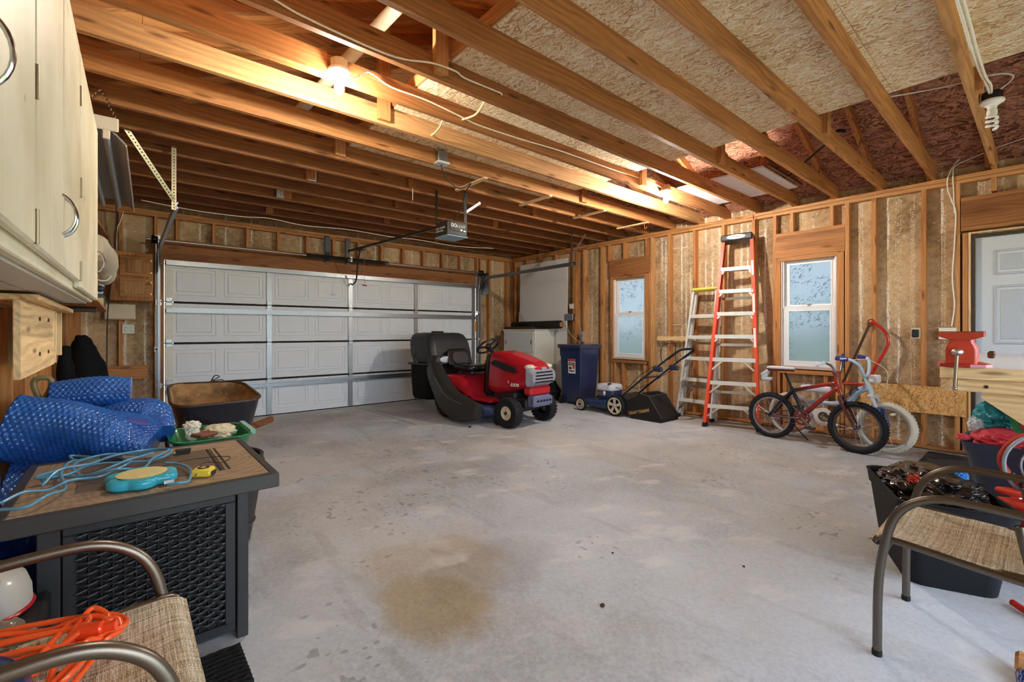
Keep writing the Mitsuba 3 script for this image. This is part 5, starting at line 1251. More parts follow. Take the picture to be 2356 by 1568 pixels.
sd = bq('saddle', loft([[(x, y, .575 + z) for y, z in rrect(2 * hw, .07, .028)] for x, hw in ((.12, .05), (.15, .09), (.22, .09), (.30, .045), (.38, .03), (.41, .015))]), 'paint', C(214, 206, 222), smooth=50)
bq('seat_post', cyl((.30, 0, .50), (.27, 0, .57), .014, 10), 'metal', C(190, 190, 190))
bq('basket_plate', bx(.77, .85, -.05, .05, .695, .775, .01), 'paint', C(226, 224, 222), smooth=40)
bq('handlebar', tube([(.60, -.27, .94), (.67, -.22, .93), (.72, -.13, .87), (.735, -.04, .76), (.735, .04, .76), (.72, .13, .87), (.67, .22, .93), (.60, .27, .94)], .015, 10, 5), 'paint', C(186, 206, 226))
for s in (-1, 1): bq('grip', cyl((.565, s * .28, .945), (.66, s * .225, .932), .022, 12, .006), 'matte', C(64, 62, 130), smooth=40)
bq('chain_guard', extr(Point(.36, .28).buffer(.098, 10).union(Polygon([(.36, .378), (.36, .30), (.05, .265), (.02, .30)])).difference(Point(.36, .28).buffer(.055, 10)), .008, (0, -.05, 0), (1, 0, 0), (0, 0, 1)), 'paint', C(228, 220, 226), smooth=40)
bq('chainring', cat(ring((.36, -.045, .28), (0, 1, 0), .035, .056, .006, 20), *[beam((.36, -.045, .28), (.36 + .05 * math.cos(a), -.045, .28 + .05 * math.sin(a)), .014, .006, up=(0, 1, 0)) for a in np.arange(5) * 2 * PI / 5]), 'metal', C(150, 140, 90), smooth=40)
bq('crank_arm', beam((.36, -.065, .28), (.46, -.065, .22), .014, .02, b=.003), 'metal', C(190, 190, 190), smooth=40); bq('pedal', bx(.42, .51, -.14, -.07, .21, .232, .004), 'paint', C(222, 220, 224), smooth=40)
bq('brake_cable', tube([(.68, -.20, .93), (.80, -.12, .93), (.92, -.03, .82), (.90, 0, .64), (.86, .02, .56)], .004, 6, 6), 'paint', C(216, 206, 186))
bq('reflector', bx(.955, .985, -.07, .03, .385, .405, .006), 'paint', C(224, 222, 206), smooth=40)
bq('lettering', textm('Brattie', .050, (.555, -.034, .492), (.62, 0, .60), (-.60, 0, .62), .004, True), 'paint', C(40, 36, 60), smooth=False)

# ---------------------------------------------------------------- bow saw, switches
bs = thing('bow_saw', 'bow saw with a bent red tube frame hanging on the studs above the bicycles', 'saw')
BSX = 6.285
def bsp(y, z): return (BSX, y, z)
pt = [(1.252, 1.335), (1.200, 1.285), (1.137, 1.21), (1.112, 1.115), (1.135, 1.02), (1.215, .84), (1.290, .66), (1.32, .625), (1.40, .63), (1.52, .625)]
part(bs, 'frame', tube([bsp(*p_) for p_ in pt], .0145, 10, 6), 'gloss', C(190, 34, 34), smooth=True)
part(bs, 'blade', beam(bsp(1.27, 1.31), bsp(1.52, .63), .0025, .026, up=(0, .94, .33)), 'metal', C(96, 74, 64))
part(bs, 'clamp', cat(torus(bsp(1.262, 1.325), (1, 0, 0), .028, .005, 20, 6), bx(BSX - .01, BSX + .01, 1.255, 1.285, 1.27, 1.32, .004)), 'metal', C(120, 60, 56))
kp = thing('keypad', 'black opener button on a pale plate beside the stud near the entry door', 'switch')
part(kp, 'plate', bx(XR - .012, XR - .002, .855, .93, 1.145, 1.255, .004), 'paint', C(198, 186, 152))
part(kp, 'button', bx(XR - .03, XR - .012, .865, .922, 1.158, 1.24, .012), 'paint', C(26, 28, 34))
sw = plate('switch_plate', 'cream double switch plate at the jamb behind the red vise', (XR - .002, .65, 1.20), (0, -1, 0), (0, 0, 1), .13, .115, C(222, 216, 190), [(-.025, 0, .01, .024), (.025, .02, .012, .012), (.025, -.02, .012, .012)], C(196, 188, 150), cat_='switch')
mat_ = solo('door_mat', 'dark grey mat on the floor before the entry door', 'mat', bx(5.2, 6.2, -.15, .78, 0.001, .012, .004), 'matte', C(52, 50, 50))

# ---------------------------------------------------------------- workbench and vise
wb_ = thing('workbench', 'large pine workbench with a whitish top at the right edge before the entry door', 'workbench')
BX, BY, BZ = 3.58, .40, 1.02
part(wb_, 'top', bx(BX, 6.02, -1.35, BY, BZ - .062, BZ, .004), 'paint', C(206, 206, 200))
part(wb_, 'front_edge', bx(BX - .018, BX - .001, -1.35, BY, BZ - .064, BZ - .001, .002), 'wood_y', tone=.97)
part(wb_, 'rail', bx(BX, BX + .038, -1.35, BY - .072, BZ - .135, BZ - .065, .002), 'wood_y', tone=.88)
part(wb_, 'post', bx(BX - .002, BX + .086, BY - .071, BY - .002, BZ - .135, BZ - .065, .002), 'wood_x', tone=.78)
part(wb_, 'side_rail', bx(BX + .09, 6.0, BY - .04, BY - .002, BZ - .135, BZ - .065, .002), 'wood_x', tone=.8)
part(wb_, 'brace', beam((BX + .06, .20, .905), (BX + .06, -.42, .40), .04, .13, up=(0, .62, .78)), 'wood_y', tone=.90)
part(wb_, 'brace', beam((BX + .12, .10, .90), (BX + .5, -.62, .40), .04, .09, up=(0, .62, .78)), 'wood_y', tone=.7)
for x in (4.4, 5.9):
    for y in (.10, -1.25): part(wb_, 'leg', bx(x, x + .086, y, y + .086, 0, BZ - .065), 'wood_z', tone=.8)
part(wb_, 'leg', bx(BX + .1, BX + .186, -.62, -.53, 0, BZ - .065), 'wood_z', tone=.8); part(wb_, 'leg', bx(BX + .1, BX + .186, -1.3, -1.21, 0, BZ - .065), 'wood_z', tone=.8)
part(wb_, 'bolt_head', cyl((BX - .0005, .215, .918), (BX - .006, .215, .918), .009, 8), 'paint', C(40, 34, 30))
vs = thing('vise', 'red bench vise with a steel handle bolted to the corner of the workbench', 'vise')
VR = C(190, 62, 44)
vy = .312
def vb(nm, m, mat='gloss', col=VR, parent=vs, **kw): return part(parent, nm, m, mat, col, **kw)
vb('base', cat(hull([(BX + .05 + .10 * math.cos(a) * q, vy - .005 + .115 * math.sin(a) * q, z) for a in np.arange(10) * PI / 5 + .3 for z, q in ((BZ + .001, 1), (BZ + .018, .98), (BZ + .032, .62))])), col=C(164, 40, 34))
vb('body', loft([[(BX + .03 + x, vy + y * q, z) for x, y in rrect(.12, .13, .015)] for z, q in ((BZ + .02, 1.0), (BZ + .10, 1.0), (BZ + .125, .86), (BZ + .14, .74), (BZ + .19, .74))]), smooth=40)
for dx in (-.045, .05): vb('jaw', hull([(BX + .03 + dx + x, vy + y, z) for z, hw, hx_ in ((BZ + .155, .05, .03), (BZ + .172, .090, .032), (BZ + .196, .090, .032)) for x in (-hx_, hx_) for y in (-hw, hw)]), col=C(176, 60, 42))
vb('jaw_cap', cat(bx(BX - .03, BX + .09, vy - .09, vy + .09, BZ + .1965, BZ + .200)), 'metal', C(120, 84, 70))
vb('screw_ball', ell((BX - .045, vy + .012, BZ + .085), (.026, .026, .022), 2), 'metal', C(206, 200, 186), smooth=True)
vb('screw_boss', cyl((BX - .03, vy + .012, BZ + .085), (BX + .02, vy + .012, BZ + .085), .036, 18, .006))
vb('handle', cat(cyl((BX - .050, vy + .014, BZ + .07), (BX - .052, vy + .022, BZ - .115), .0085, 12), ell((BX - .052, vy + .022, BZ - .118), (.013, .013, .010), 2)), 'chrome', C(190, 190, 188))
vb('lock_lever', cat(bx(BX + .10, BX + .14, vy - .125, vy - .095, BZ + .05, BZ + .09, .006), cyl((BX + .098, vy - .11, BZ + .07), (BX + .142, vy - .11, BZ + .07), .014, 12)), 'metal', C(110, 90, 80))

# ---------------------------------------------------------------- things under the bench
def tub(name, label, cx, cy, w, d, z0, z1, q, col, rz=0, rim=.018, mat='paint'):
    k = thing(name, label, 'bin')
    cr_, sr_ = math.cos(rz), math.sin(rz)
    def rg(z, s, off=0.0): return [(cx + (x * cr_ - y * sr_), cy + (x * sr_ + y * cr_), z) for x, y in rrect(w * s - 2 * off, d * s - 2 * off, min(w, d) * .16, 5)]
    outer = [rg(z0, q), rg(z0 + .85 * (z1 - z0), q + (1 - q) * .85), rg(z0 + .86 * (z1 - z0), q + (1 - q) * .85 + .03), rg(z1, 1.03), rg(z1 + .012, 1.05), rg(z1 + .012, .99)]
    inn = [rg(z1 - .01, .97), rg(z0 + .02, q, .01)]
    V = loft(outer + inn, caps=True)
    part(k, 'body', V, mat, col, smooth=40)
    return k
tub('tote', 'dark slate plastic tote full of bags under the workbench', 4.06, .115, .46, .44, .245, .55, .72, C(50, 58, 76))
part(num_bucket := thing('bucket', 'white bucket carrying the slate tote under the workbench', 'bucket'), 'body', lathe([(0, .0), (.155, 0), (.17, .20), (.182, .205), (.182, .235), (.172, .24), (.0, .24)], 28, (4.02, .17, .0)), 'paint', C(206, 212, 222), smooth=40)
def crumple(o, r, seed, amp=.35, fr=10, sub=4):
    m = trimesh.creation.icosphere(subdivisions=sub)
    v = np.array(m.vertices)
    d = meshkit.fbm(v * fr * .25 + seed, 3, seed)
    rid = np.abs(meshkit.noise(v * fr * .4, seed + 2) - .5) * 2
    v = v * (1 + amp * (d - .5) - amp * .5 * rid)[:, None] * np.asarray(r) + np.asarray(o)
    return trimesh.Trimesh(v, m.faces, process=False)
solo('plastic_bag', 'red plastic bag bulging from the rim of the slate tote', 'bag', cat(crumple((4.04, .13, .575), (.20, .19, .07), 3, .35, 9), crumple((3.86, .33, .585), (.03, .035, .022), 9, .4)), 'gloss', C(214, 66, 82), smooth=40)
solo('plastic_bag', 'teal plastic bag on top of the red bag in the tote', 'bag', crumple((4.12, .21, .70), (.13, .10, .10), 5, .5, 12), 'gloss', C(40, 152, 168), smooth=40)
solo('plastic_bag', 'white plastic bag poking out below the teal bag in the tote', 'bag', crumple((4.08, .28, .64), (.09, .05, .055), 15, .5, 12), 'paint', C(206, 220, 228), smooth=40)
gp = thing('book_box', 'green bordered red package leaning upright on the tote under the bench', 'package')
A0 = np.array([3.93, .175, .80]); ey_ = nrm(np.array([.02, -.09, -.28])); ex_ = nrm(np.array([.05, -.27, .02]))
Mg = frame(A0, ex_, -ey_)
part(gp, 'board', bx(0, .34, -.31, 0, -.012, .0).apply_transform(Mg), 'paint', C(26, 122, 62))
part(gp, 'face', bx(.035, .33, -.265, -.02, .0, .002).apply_transform(Mg), 'paint', C(176, 40, 44))
part(gp, 'band', bx(.04, .33, -.255, -.15, .0021, .003).apply_transform(Mg), 'paint', C(104, 26, 36))
part(gp, 'lettering', cat(bx(.05, .28, -.155, -.142, .0031, .004).apply_transform(Mg), *[bx(.06, .20 - .03 * j, -.185 - .022 * j, -.178 - .022 * j, .0031, .004).apply_transform(Mg) for j in range(3)]), 'paint', C(226, 204, 200))
# air compressor
ac = thing('air_compressor', 'red air compressor with coiled red hoses under the workbench', 'compressor')
part(ac, 'tank', lathe([(0, -.30), (.08, -.29), (.13, -.25), (.15, -.2), (.15, .2), (.13, .25), (.08, .29), (0, .30)], 28, (3.52, -.16, .27), (.2, 1, 0)), 'gloss', C(196, 44, 36), smooth=50)
part(ac, 'tank_band', lathe([(.151, -.03), (.153, -.03), (.153, .03), (.151, .03)], 28, (3.52, -.16, .27), (.2, 1, 0)), 'gloss', C(214, 206, 200))
part(ac, 'foot', bx(3.42, 3.62, -.25, -.05, 0, .13, .01), 'paint', C(30, 30, 30))
part(ac, 'pump', cat(bx(3.46, 3.60, -.30, -.12, .42, .60, .02), *[bx(3.45, 3.61, -.31, -.11, .44 + .03 * k, .45 + .03 * k) for k in range(5)]), 'paint', C(36, 36, 38))
part(ac, 'fan_guard', cat(torus((3.45, -.02, .55), (1, .3, 0), .17, .009, 36, 8), torus((3.45, -.02, .55), (1, .3, 0), .11, .005, 30, 6)), 'paint', C(130, 134, 140))
part(ac, 'gauge', lathe([(0, -.012), (.035, -.012), (.035, .012), (.03, .014), (0, .010)], 20, (3.40, .02, .44), (-1, -.2, 0)), 'metal', C(150, 150, 154))
part(ac, 'regulator', tube([(3.40, .01, .50), (3.38, .05, .52), (3.38, .08, .46), (3.40, .03, .38), (3.42, -.02, .36)], .012, 8, 4), 'metal', C(84, 84, 88), smooth=True)
hs = thing('air_hose', 'red rubber air hose looping over the compressor', 'hose')
part(hs, 'hose', tube([(3.50, -.20, .80), (3.46, -.05, .76), (3.44, .09, .68), (3.43, .145, .60), (3.43, .15, .54), (3.42, .13, .50)], .017, 10, 7), 'rubber', C(184, 66, 54), smooth=True)
part(hs, 'spring_guard', tube([(3.42, .13, .50) + np.array([-.02 * t, -.13 * t, -.05 * t]) + .014 * np.array([math.cos(t * 40), .2, math.sin(t * 40)]) for t in np.linspace(0, 1, 90)], .004, 6), 'metal', C(190, 190, 192), smooth=True)
part(hs, 'coil', tube([(3.36 + .07 * math.cos(a) - .0 * a, .03 + .13 * math.sin(a), .36 + .008 * a) for a in np.linspace(.4, 4.2 * PI, 60)], .015, 8), 'rubber', C(206, 62, 40), smooth=True)
part(hs, 'tail', tube([(3.0, .10, .02), (2.92, .02, .017), (2.85, -.10, .017), (2.8, -.3, .017)], .014, 8, 6), 'rubber', C(206, 52, 44), smooth=True)
solo('green_tote', 'green striped bag on the shelf behind the brace of the workbench', 'bag', crumple((3.98, -.14, .84), (.16, .12, .06), 31, .2, 8), 'paint', C(34, 126, 90), smooth=40)

# black bin with its bag
rz = math.atan2(.39, .92)
tub('storage_bin', 'large black plastic bin lined with a trash bag behind the right chair', 3.21, .385, .66, .43, .0, .40, .80, C(22, 23, 26), rz, mat='rubber')
g = trimesh.creation.icosphere(subdivisions=5)
v = np.array(g.vertices)
d = meshkit.fbm(v * 2.6 + 4, 4, 7); rid = np.abs(meshkit.noise(v * 4.3, 3) - .5) * 2
vv = v * (1 + .5 * (d - .5) - .22 * rid)[:, None] * [.33, .21, .10]
cr_, sr_ = math.cos(rz), math.sin(rz)
vv = np.stack([vv[:, 0] * cr_ - vv[:, 1] * sr_, vv[:, 0] * sr_ + vv[:, 1] * cr_, vv[:, 2]], 1) + [3.21, .395, .40]
solo('trash_bag', 'shiny black trash bag spilling over the rim of the black bin', 'bag', trimesh.Trimesh(vv, g.faces, process=False), 'gloss', C(11, 11, 13), smooth=25)
solo('red_foil', 'crumpled red wrapper on the bag in the black bin', 'wrapper', crumple((3.08, .425, .455), (.07, .05, .035), 41, .7, 16), 'gloss', C(170, 60, 44), smooth=20)
solo('blue_bottle', 'bright blue plastic piece on the bag at the far end of the bin', 'bottle', crumple((3.32, .295, .47), (.05, .035, .03), 44, .5, 12), 'gloss', C(50, 120, 186), smooth=30)

# ---------------------------------------------------------------- sling chairs
BR = C(92, 84, 76)
def sling_chair(label, loc, rz, col):
    k = thing('patio_chair', label, 'chair')
    W = .272
    def q(m): return place(m, loc, rz)
    for s in (1, -1):
        pth = [(0.0, s * W, .0), (-.005, s * W, .28), (-.03, s * W, .46), (-.06, s * W, .55), (-.11, s * W, .605), (-.18, s * W, .635), (-.28, s * W, .638), (-.40, s * W, .630), (-.50, s * W, .622)]
        part(k, 'arm', q(tube(pth, .0148, 12, 6)), 'metal', col, smooth=True)
        part(k, 'back_post', q(tube([(-.30, s * (W - .03), .42), (-.44, s * (W - .03), .45), (-.50, s * (W - .03), .62), (-.58, s * (W - .03), .95)], .0135, 10, 6)), 'metal', col, smooth=True)
        part(k, 'seat_rail', q(tube([(.01, s * (W - .022), .415), (-.03, s * (W - .022), .44), (-.30, s * (W - .022), .42), (-.44, s * (W - .022), .415)], .0125, 10, 5)), 'metal', col, smooth=True)
        part(k, 'rear_leg', q(tube([(-.36, s * W, .60), (-.40, s * W, .40), (-.50, s * W, .0)], .0135, 10, 4)), 'metal', col, smooth=True)
        part(k, 'foot_cap', q(cyl((0, s * W, 0), (0, s * W, .02), .0165, 12)), 'rubber', C(30, 26, 24))
    part(k, 'cross_bar', q(cyl((-.02, -W, .40), (-.02, W, .40), .011, 10)), 'metal', col)
    g, uv = np.zeros((20, 12, 3)), np.zeros((20, 12, 2))
    for i in range(20):
        for j in range(12):
            u, w = i / 19, j / 11 * 2 - 1
            x = .028 - .45 * u
            z = .446 - .02 * u - .022 * (1 - w * w) * math.sin(PI * min(1, u * 1.2 + .1)) - (.028 * (1 - u * 9) ** 2 if u < 1 / 9 else 0)
            g[i, j] = (x, w * (W - .022), z); uv[i, j] = (.45 * u, w * W)
    sm = sheet(g, .004); uvs = np.vstack([uv.reshape(-1, 2)] * 2)
    part(k, 'seat', q(sm), 'sling', uv=uvs, smooth=True)
    g2 = np.array([[(-.455 - .05 * t - .02 * math.sin(PI * t), w * (W - .035), .46 + .50 * t) for w in np.linspace(-1, 1, 10)] for t in np.linspace(0, 1, 16)])
    uv2 = np.array([[(.5 * t, w * W) for w in np.linspace(-1, 1, 10)] for t in np.linspace(0, 1, 16)]).reshape(-1, 2)
    part(k, 'back', q(sheet(g2, .004)), 'sling', uv=np.vstack([uv2, uv2]), smooth=True)
    return k
sling_chair('brown metal patio chair with a woven sling seat in front of the black bin', (2.44, .417, 0), PI / 2, C(112, 104, 96))
sling_chair('brown metal patio chair with a woven seat holding a coiled orange cord', (.115, 1.42, 0), 0, C(134, 124, 112))
br = thing('broom', 'blue bristled broom head at the lower right corner of the floor', 'broom')
brs = []
for i in range(40):
    for j in range(6):
        x, y = 2.30 + .012 * j + .0, .06 - .0105 * i
        brs.append(tube([(x + .10, y, .045), (x + .05, y + .01 * rng.normal(), .03), (x + .0 + .01 * rng.normal(), y + .008 * rng.normal(), .008)], .0022, 3, caps=False))
stuffpart(br, 'bristles', cat(*brs), 'paint', C(32, 58, 132), smooth=False)
part(br, 'block', bx(2.39, 2.47, -.38, .075, .02, .07, .01), 'wood_y', tone=.6)
# ---------------------------------------------------------------- fire table at the lower left
tbk = thing('fire_table', 'dark metal fire table with a wood-look top and woven side panels at the left', 'table')
TX0, TX1, TY0, TY1, TZ = -.305, .487, 2.035, 2.835, .645
DM = C(44, 45, 47)
part(tbk, 'top_frame', cat(bx(TX0, TX1, TY0, TY0 + .03, TZ - .058, TZ, .004), bx(TX0, TX1, TY1 - .03, TY1, TZ - .058, TZ, .004), bx(TX0, TX0 + .03, TY0 + .03, TY1 - .03, TZ - .058, TZ, .004), bx(TX1 - .03, TX1, TY0 + .03, TY1 - .03, TZ - .058, TZ, .004)), 'paint', C(58, 56, 54))
part(tbk, 'top_board', bx(TX0 + .03, TX1 - .03, TY0 + .03, TY1 - .03, TZ - .03, TZ - .003), 'table_wood')
lidb = part(tbk, 'burner_lid', bx(-.13, .30, 2.24, 2.66, TZ - .004, TZ + .001, .001), 'paint', C(104, 90, 74))
part(lidb, 'slot', cat(bx(.305, .318, 2.23, 2.67, TZ - .004, TZ - .0015), bx(.322, .326, 2.23, 2.67, TZ - .004, TZ - .0012), bx(.338, .346, 2.23, 2.67, TZ - .004, TZ - .0012)), 'paint', C(42, 36, 30))
part(tbk, 'lid_handle', hull([(x * q + .215, y * q + 2.63, z) for z, q in ((TZ, .8), (TZ + .022, 1)) for x in (-.03, .03) for y in (-.02, .02)]), 'paint', C(40, 36, 32))
for x0, x1, y0, y1 in ((.345, .385, 2.085, 2.125), (-.21, -.155, 2.085, 2.125), (.345, .385, 2.74, 2.78), (-.21, -.17, 2.74, 2.78)):
    part(tbk, 'leg', bx(x0, x1, y0, y1, 0, TZ - .05, .003), 'paint', DM)
part(tbk, 'panel_frame', cat(bx(-.152, .342, 2.092, 2.118, .545, .578, .003), bx(-.152, .342, 2.092, 2.118, .035, .068, .003), bx(-.152, -.12, 2.092, 2.118, .068, .545, .003), bx(.305, .342, 2.092, 2.118, .068, .545, .003)), 'paint', C(38, 39, 42))
part(tbk, 'base_plate', bx(-.19, .37, 2.12, 2.75, .015, .03), 'paint', C(60, 60, 60))
part(tbk, 'panel_back', bx(-.13, .315, 2.114, 2.12, .06, .56), 'paint', C(18, 18, 20))
WK = C(48, 48, 51)
nr = 25
for r in range(nr):
    z = .075 + (.545 - .075) * (r + .5) / nr
    xs = np.linspace(-.125, .31, 64)
    ph = PI * (r % 2)
    pts = [(x, 2.104 + .0052 * math.sin(2 * PI * x / .052 + ph), z + .0012 * math.sin(2 * PI * x / .052 + ph)) for x in xs]
    part(tbk, 'wicker_strand', tube(pts, .0098, 8, flat=.5), 'gloss', WK, smooth=True)
for k in range(14):
    x = -.118 + .031 * k
    part(tbk, 'wicker_stake', cyl((x, 2.107, .065), (x, 2.107, .55), .0035, 6), 'paint', C(30, 30, 32))
part(tbk, 'side_panel', cat(bx(.362, .368, 2.125, 2.74, .05, .56)), 'paint', C(34, 35, 37))
# things lying on it
CY = C(92, 148, 176)
z0 = TZ + .006
def wavy(pts, lift=.012, seed=0):
    g = np.random.default_rng(seed)
    return [(x, y, z0 + .004 + lift * g.random()) for x, y in pts]
A_ = [(-.301, 2.19), (-.255, 2.25), (-.203, 2.30), (-.148, 2.316), (-.067, 2.364), (-.023, 2.434), (.024, 2.511), (-.026, 2.683), (-.071, 2.74), (-.151, 2.76), (-.177, 2.79), (-.155, 2.80), (-.093, 2.74)]
B_ = [(-.292, 2.123), (-.233, 2.101), (-.189, 2.145), (-.157, 2.282), (-.181, 2.461), (-.168, 2.635), (-.119, 2.718), (-.042, 2.77), (.072, 2.694), (.165, 2.644), (.15, 2.533), (.082, 2.529), (-.003, 2.534), (-.098, 2.535), (-.168, 2.451), (-.248, 2.452), (-.195, 2.487)]
D_ = [(-.195, 2.487), (-.10, 2.40), (.02, 2.44), (.10, 2.56), (.06, 2.68), (-.06, 2.70), (-.15, 2.58), (-.12, 2.42), (-.02, 2.32), (.06, 2.40), (.10, 2.50), (.16, 2.60), (.10, 2.68), (-.02, 2.62), (-.10, 2.48), (-.18, 2.40), (-.22, 2.33)]
C_ = [(.136, 2.415), (.178, 2.38), (.206, 2.239), (.191, 2.11), (.16, 2.075), (.125, 2.09)]
ck = thing('extension_cord', 'long pale blue extension cord lying in loose loops on the fire table', 'cord')
part(ck, 'loops', cat(tube(wavy(A_, .022, 1), .0052, 7, 7), tube(wavy(B_, .03, 2), .0052, 7, 7), tube(wavy(D_, .05, 3), .0052, 7, 7), tube(wavy(C_, .012, 4), .0052, 7, 7)), 'gloss', CY, smooth=True)
part(ck, 'plug', cat(cyl((-.235, 2.455, z0 + .012), (-.185, 2.475, z0 + .014), .012, 10, .003)), 'gloss', C(70, 140, 170))
dk = thing('pet_dish', 'turquoise paw shaped dish with a cream inset on the front of the fire table', 'dish')
paw = unary_union([Point(.056, 2.235).buffer(.062), Point(-.005, 2.265).buffer(.042), Point(.115, 2.195).buffer(.042), Point(.0, 2.185).buffer(.042), Point(.055, 2.16).buffer(.038), Point(.125, 2.25).buffer(.034), Point(.05, 2.305).buffer(.04)]).buffer(-.006).buffer(.012)
def ring2(p_, n=72):
    e = p_.exterior
    return np.array([e.interpolate(t, normalized=True).coords[0] for t in np.linspace(0, 1, n, endpoint=False)])
R0, c0 = ring2(paw), np.array([.056, 2.235])
part(dk, 'body', loft([np.c_[c0 + (R0 - c0) * q, np.full(len(R0), z)] for z, q in ((TZ, .92), (TZ + .008, .98), (TZ + .022, 1.0), (TZ + .032, .97), (TZ + .036, .90), (TZ + .036, .70), (TZ + .033, .66))]), 'gloss', C(54, 168, 190), smooth=50)
part(dk, 'inset', lathe([(0, .0), (.075, 0), (.078, .004), (.072, .0055), (0, .005)], 36, (.056, 2.235, TZ + .0345)).apply_transform(np.diag([1, 1, 1, 1])), 'matte', C(206, 196, 140))
part(dk, 'tag', bx(.115, .145, 2.095, 2.105, TZ + .016, TZ + .026), 'paint', C(206, 206, 206))
tp = thing('tape_measure', 'yellow tape measure with a black clip on the fire table', 'tape measure')
Mt = place(bx(-.034, .034, -.03, .03, 0, .032, .007), (.245, 2.185, TZ), -.5)
part(tp, 'case', Mt, 'gloss', C(232, 206, 74), smooth=40)
part(tp, 'emblem', place(cat(lathe([(0, 0), (.021, 0), (.021, .0012), (0, .0012)], 24)), (.245, 2.185, TZ + .0322)), 'paint', C(40, 38, 34))
part(tp, 'emblem_center', place(cat(lathe([(0, 0), (.009, 0), (.009, .0008), (0, .0008)], 18)), (.245, 2.185, TZ + .0336)), 'paint', C(214, 190, 90))
part(tp, 'clip', place(bx(.034, .042, -.02, .012, .004, .02, .003), (.245, 2.185, TZ), -.5), 'paint', C(34, 34, 34))
solo('wire', 'thin black wire curling across the fire table behind the tape measure', 'wire', tube([(.02, 2.33, z0), (.12, 2.42, z0), (.22, 2.47, z0), (.33, 2.45, z0), (.37, 2.40, z0), (.33, 2.33, z0), (.25, 2.24, z0 + .03), (.20, 2.13, z0), (.10, 2.10, z0)], .0016, 5, 6), 'paint', C(40, 30, 26), smooth=True)
solo('adapter', 'black power adapter under the loops of the blue cord', 'adapter', bx(-.075, .0, 2.64, 2.70, TZ + .001, TZ + .03, .006), 'paint', C(40, 42, 46))

# ---------------------------------------------------------------- blue bubble cover heaped behind the table
def bubbles(P, r, ez=1.0, seed=0, amp=.035, n=150, m=120, pitch=.024, cap=True):
    """A rolled sheet of bubbles along P: radius r, squashed by ez, with folds and a hexagonal field of small domes."""
    pts = spline(P, max(2, n // max(1, len(P) - 1)))
    N = len(pts)
    tn = np.gradient(pts, axis=0); tn /= np.linalg.norm(tn, axis=1, keepdims=True)
    R_ = np.interp(np.linspace(0, 1, N), np.linspace(0, 1, len(r)), r)
    s = np.r_[0, np.cumsum(np.linalg.norm(np.diff(pts, axis=0), axis=1))]
    a = np.arange(m) * 2 * PI / m
    V = np.zeros((N, m, 3))
    for i in range(N):
        u = nrm(np.cross(tn[i], [0, 0, 1])); w = np.cross(u, tn[i])
        base = np.cos(a)[:, None] * u + ez * np.sin(a)[:, None] * w
        p0 = pts[i] + R_[i] * base
        f = (meshkit.fbm(p0 * 5 + seed, 3, seed) - .5) * 2 * amp + amp * .6 * np.sin(a * 3 + s[i] * 6 + seed)
        arc = a * np.mean(R_)
        row = arc / (pitch * .866)
        dome = np.cos(PI * (s[i] / pitch + .5 * row)) * np.cos(PI * (s[i] / pitch - .5 * row))
        V[i] = p0 + base * (f + .0075 * np.sqrt(np.abs(dome)))[:, None]
    me = loft(list(V), caps=cap)
    return me
def blue(vs):
    t = meshkit.fbm(vs * 6, 3, 2)[:, None]
    return np.array(C(22, 52, 124)) * (1 - t) + np.array(C(56, 116, 194)) * t
cvk = thing('pool_cover', 'blue bubble pool cover heaped behind the fire table', 'pool cover')
part(cvk, 'heap', bubbles([(-.40, 3.11, .32), (-.16, 3.10, .31), (.085, 3.06, .28)], [.29, .27, .235], 1.1, 1, .02, 110, 330), 'gloss', blue, smooth=True)
part(cvk, 'fold', bubbles([(-.41, 3.16, .77), (-.22, 3.14, .715), (-.04, 3.10, .655), (.115, 3.05, .60)], [.155, .165, .175, .125], .95, 4, .030, 140, 300), 'gloss', blue, smooth=True)
part(cvk, 'fold', bubbles([(-.28, 3.36, .885), (-.18, 3.35, .89), (-.08, 3.33, .895), (.035, 3.32, .89)], [.07, .085, .088, .08], .85, 9, .012, 80, 150), 'gloss', blue, smooth=True)
part(cvk, 'fold', bubbles([(-.10, 3.28, .76), (.04, 3.26, .78), (.13, 3.22, .755), (.15, 3.12, .66)], [.06, .08, .085, .07], .9, 12, .012, 90, 150), 'gloss', blue, smooth=True)
part(cvk, 'hem', sheet([[(-.06 + .16 * t, 3.02 - .02 * t, .80 - .03 * w - .03 * t) for w in (0, 1)] for t in np.linspace(0, 1, 8)], .004), 'paint', C(96, 92, 160), smooth=True)
tp2 = thing('tarp', 'smooth blue tarp hanging down between the fire table and the left wall', 'tarp')
g = np.zeros((40, 24, 3))
for i in range(40):
    for j in range(24):
        u, v = i / 39, j / 23
        g[i, j] = (-.40 + .07 * math.sin(u * 22 + 2 * v) * (.4 + .6 * v) * .35 + .05 * u * (1 - v), 2.86 - .75 * u, .70 - .68 * v - .12 * u * (1 - v))
part(tp2, 'cloth', sheet(g, .004), 'gloss', C(38, 78, 152), smooth=True)

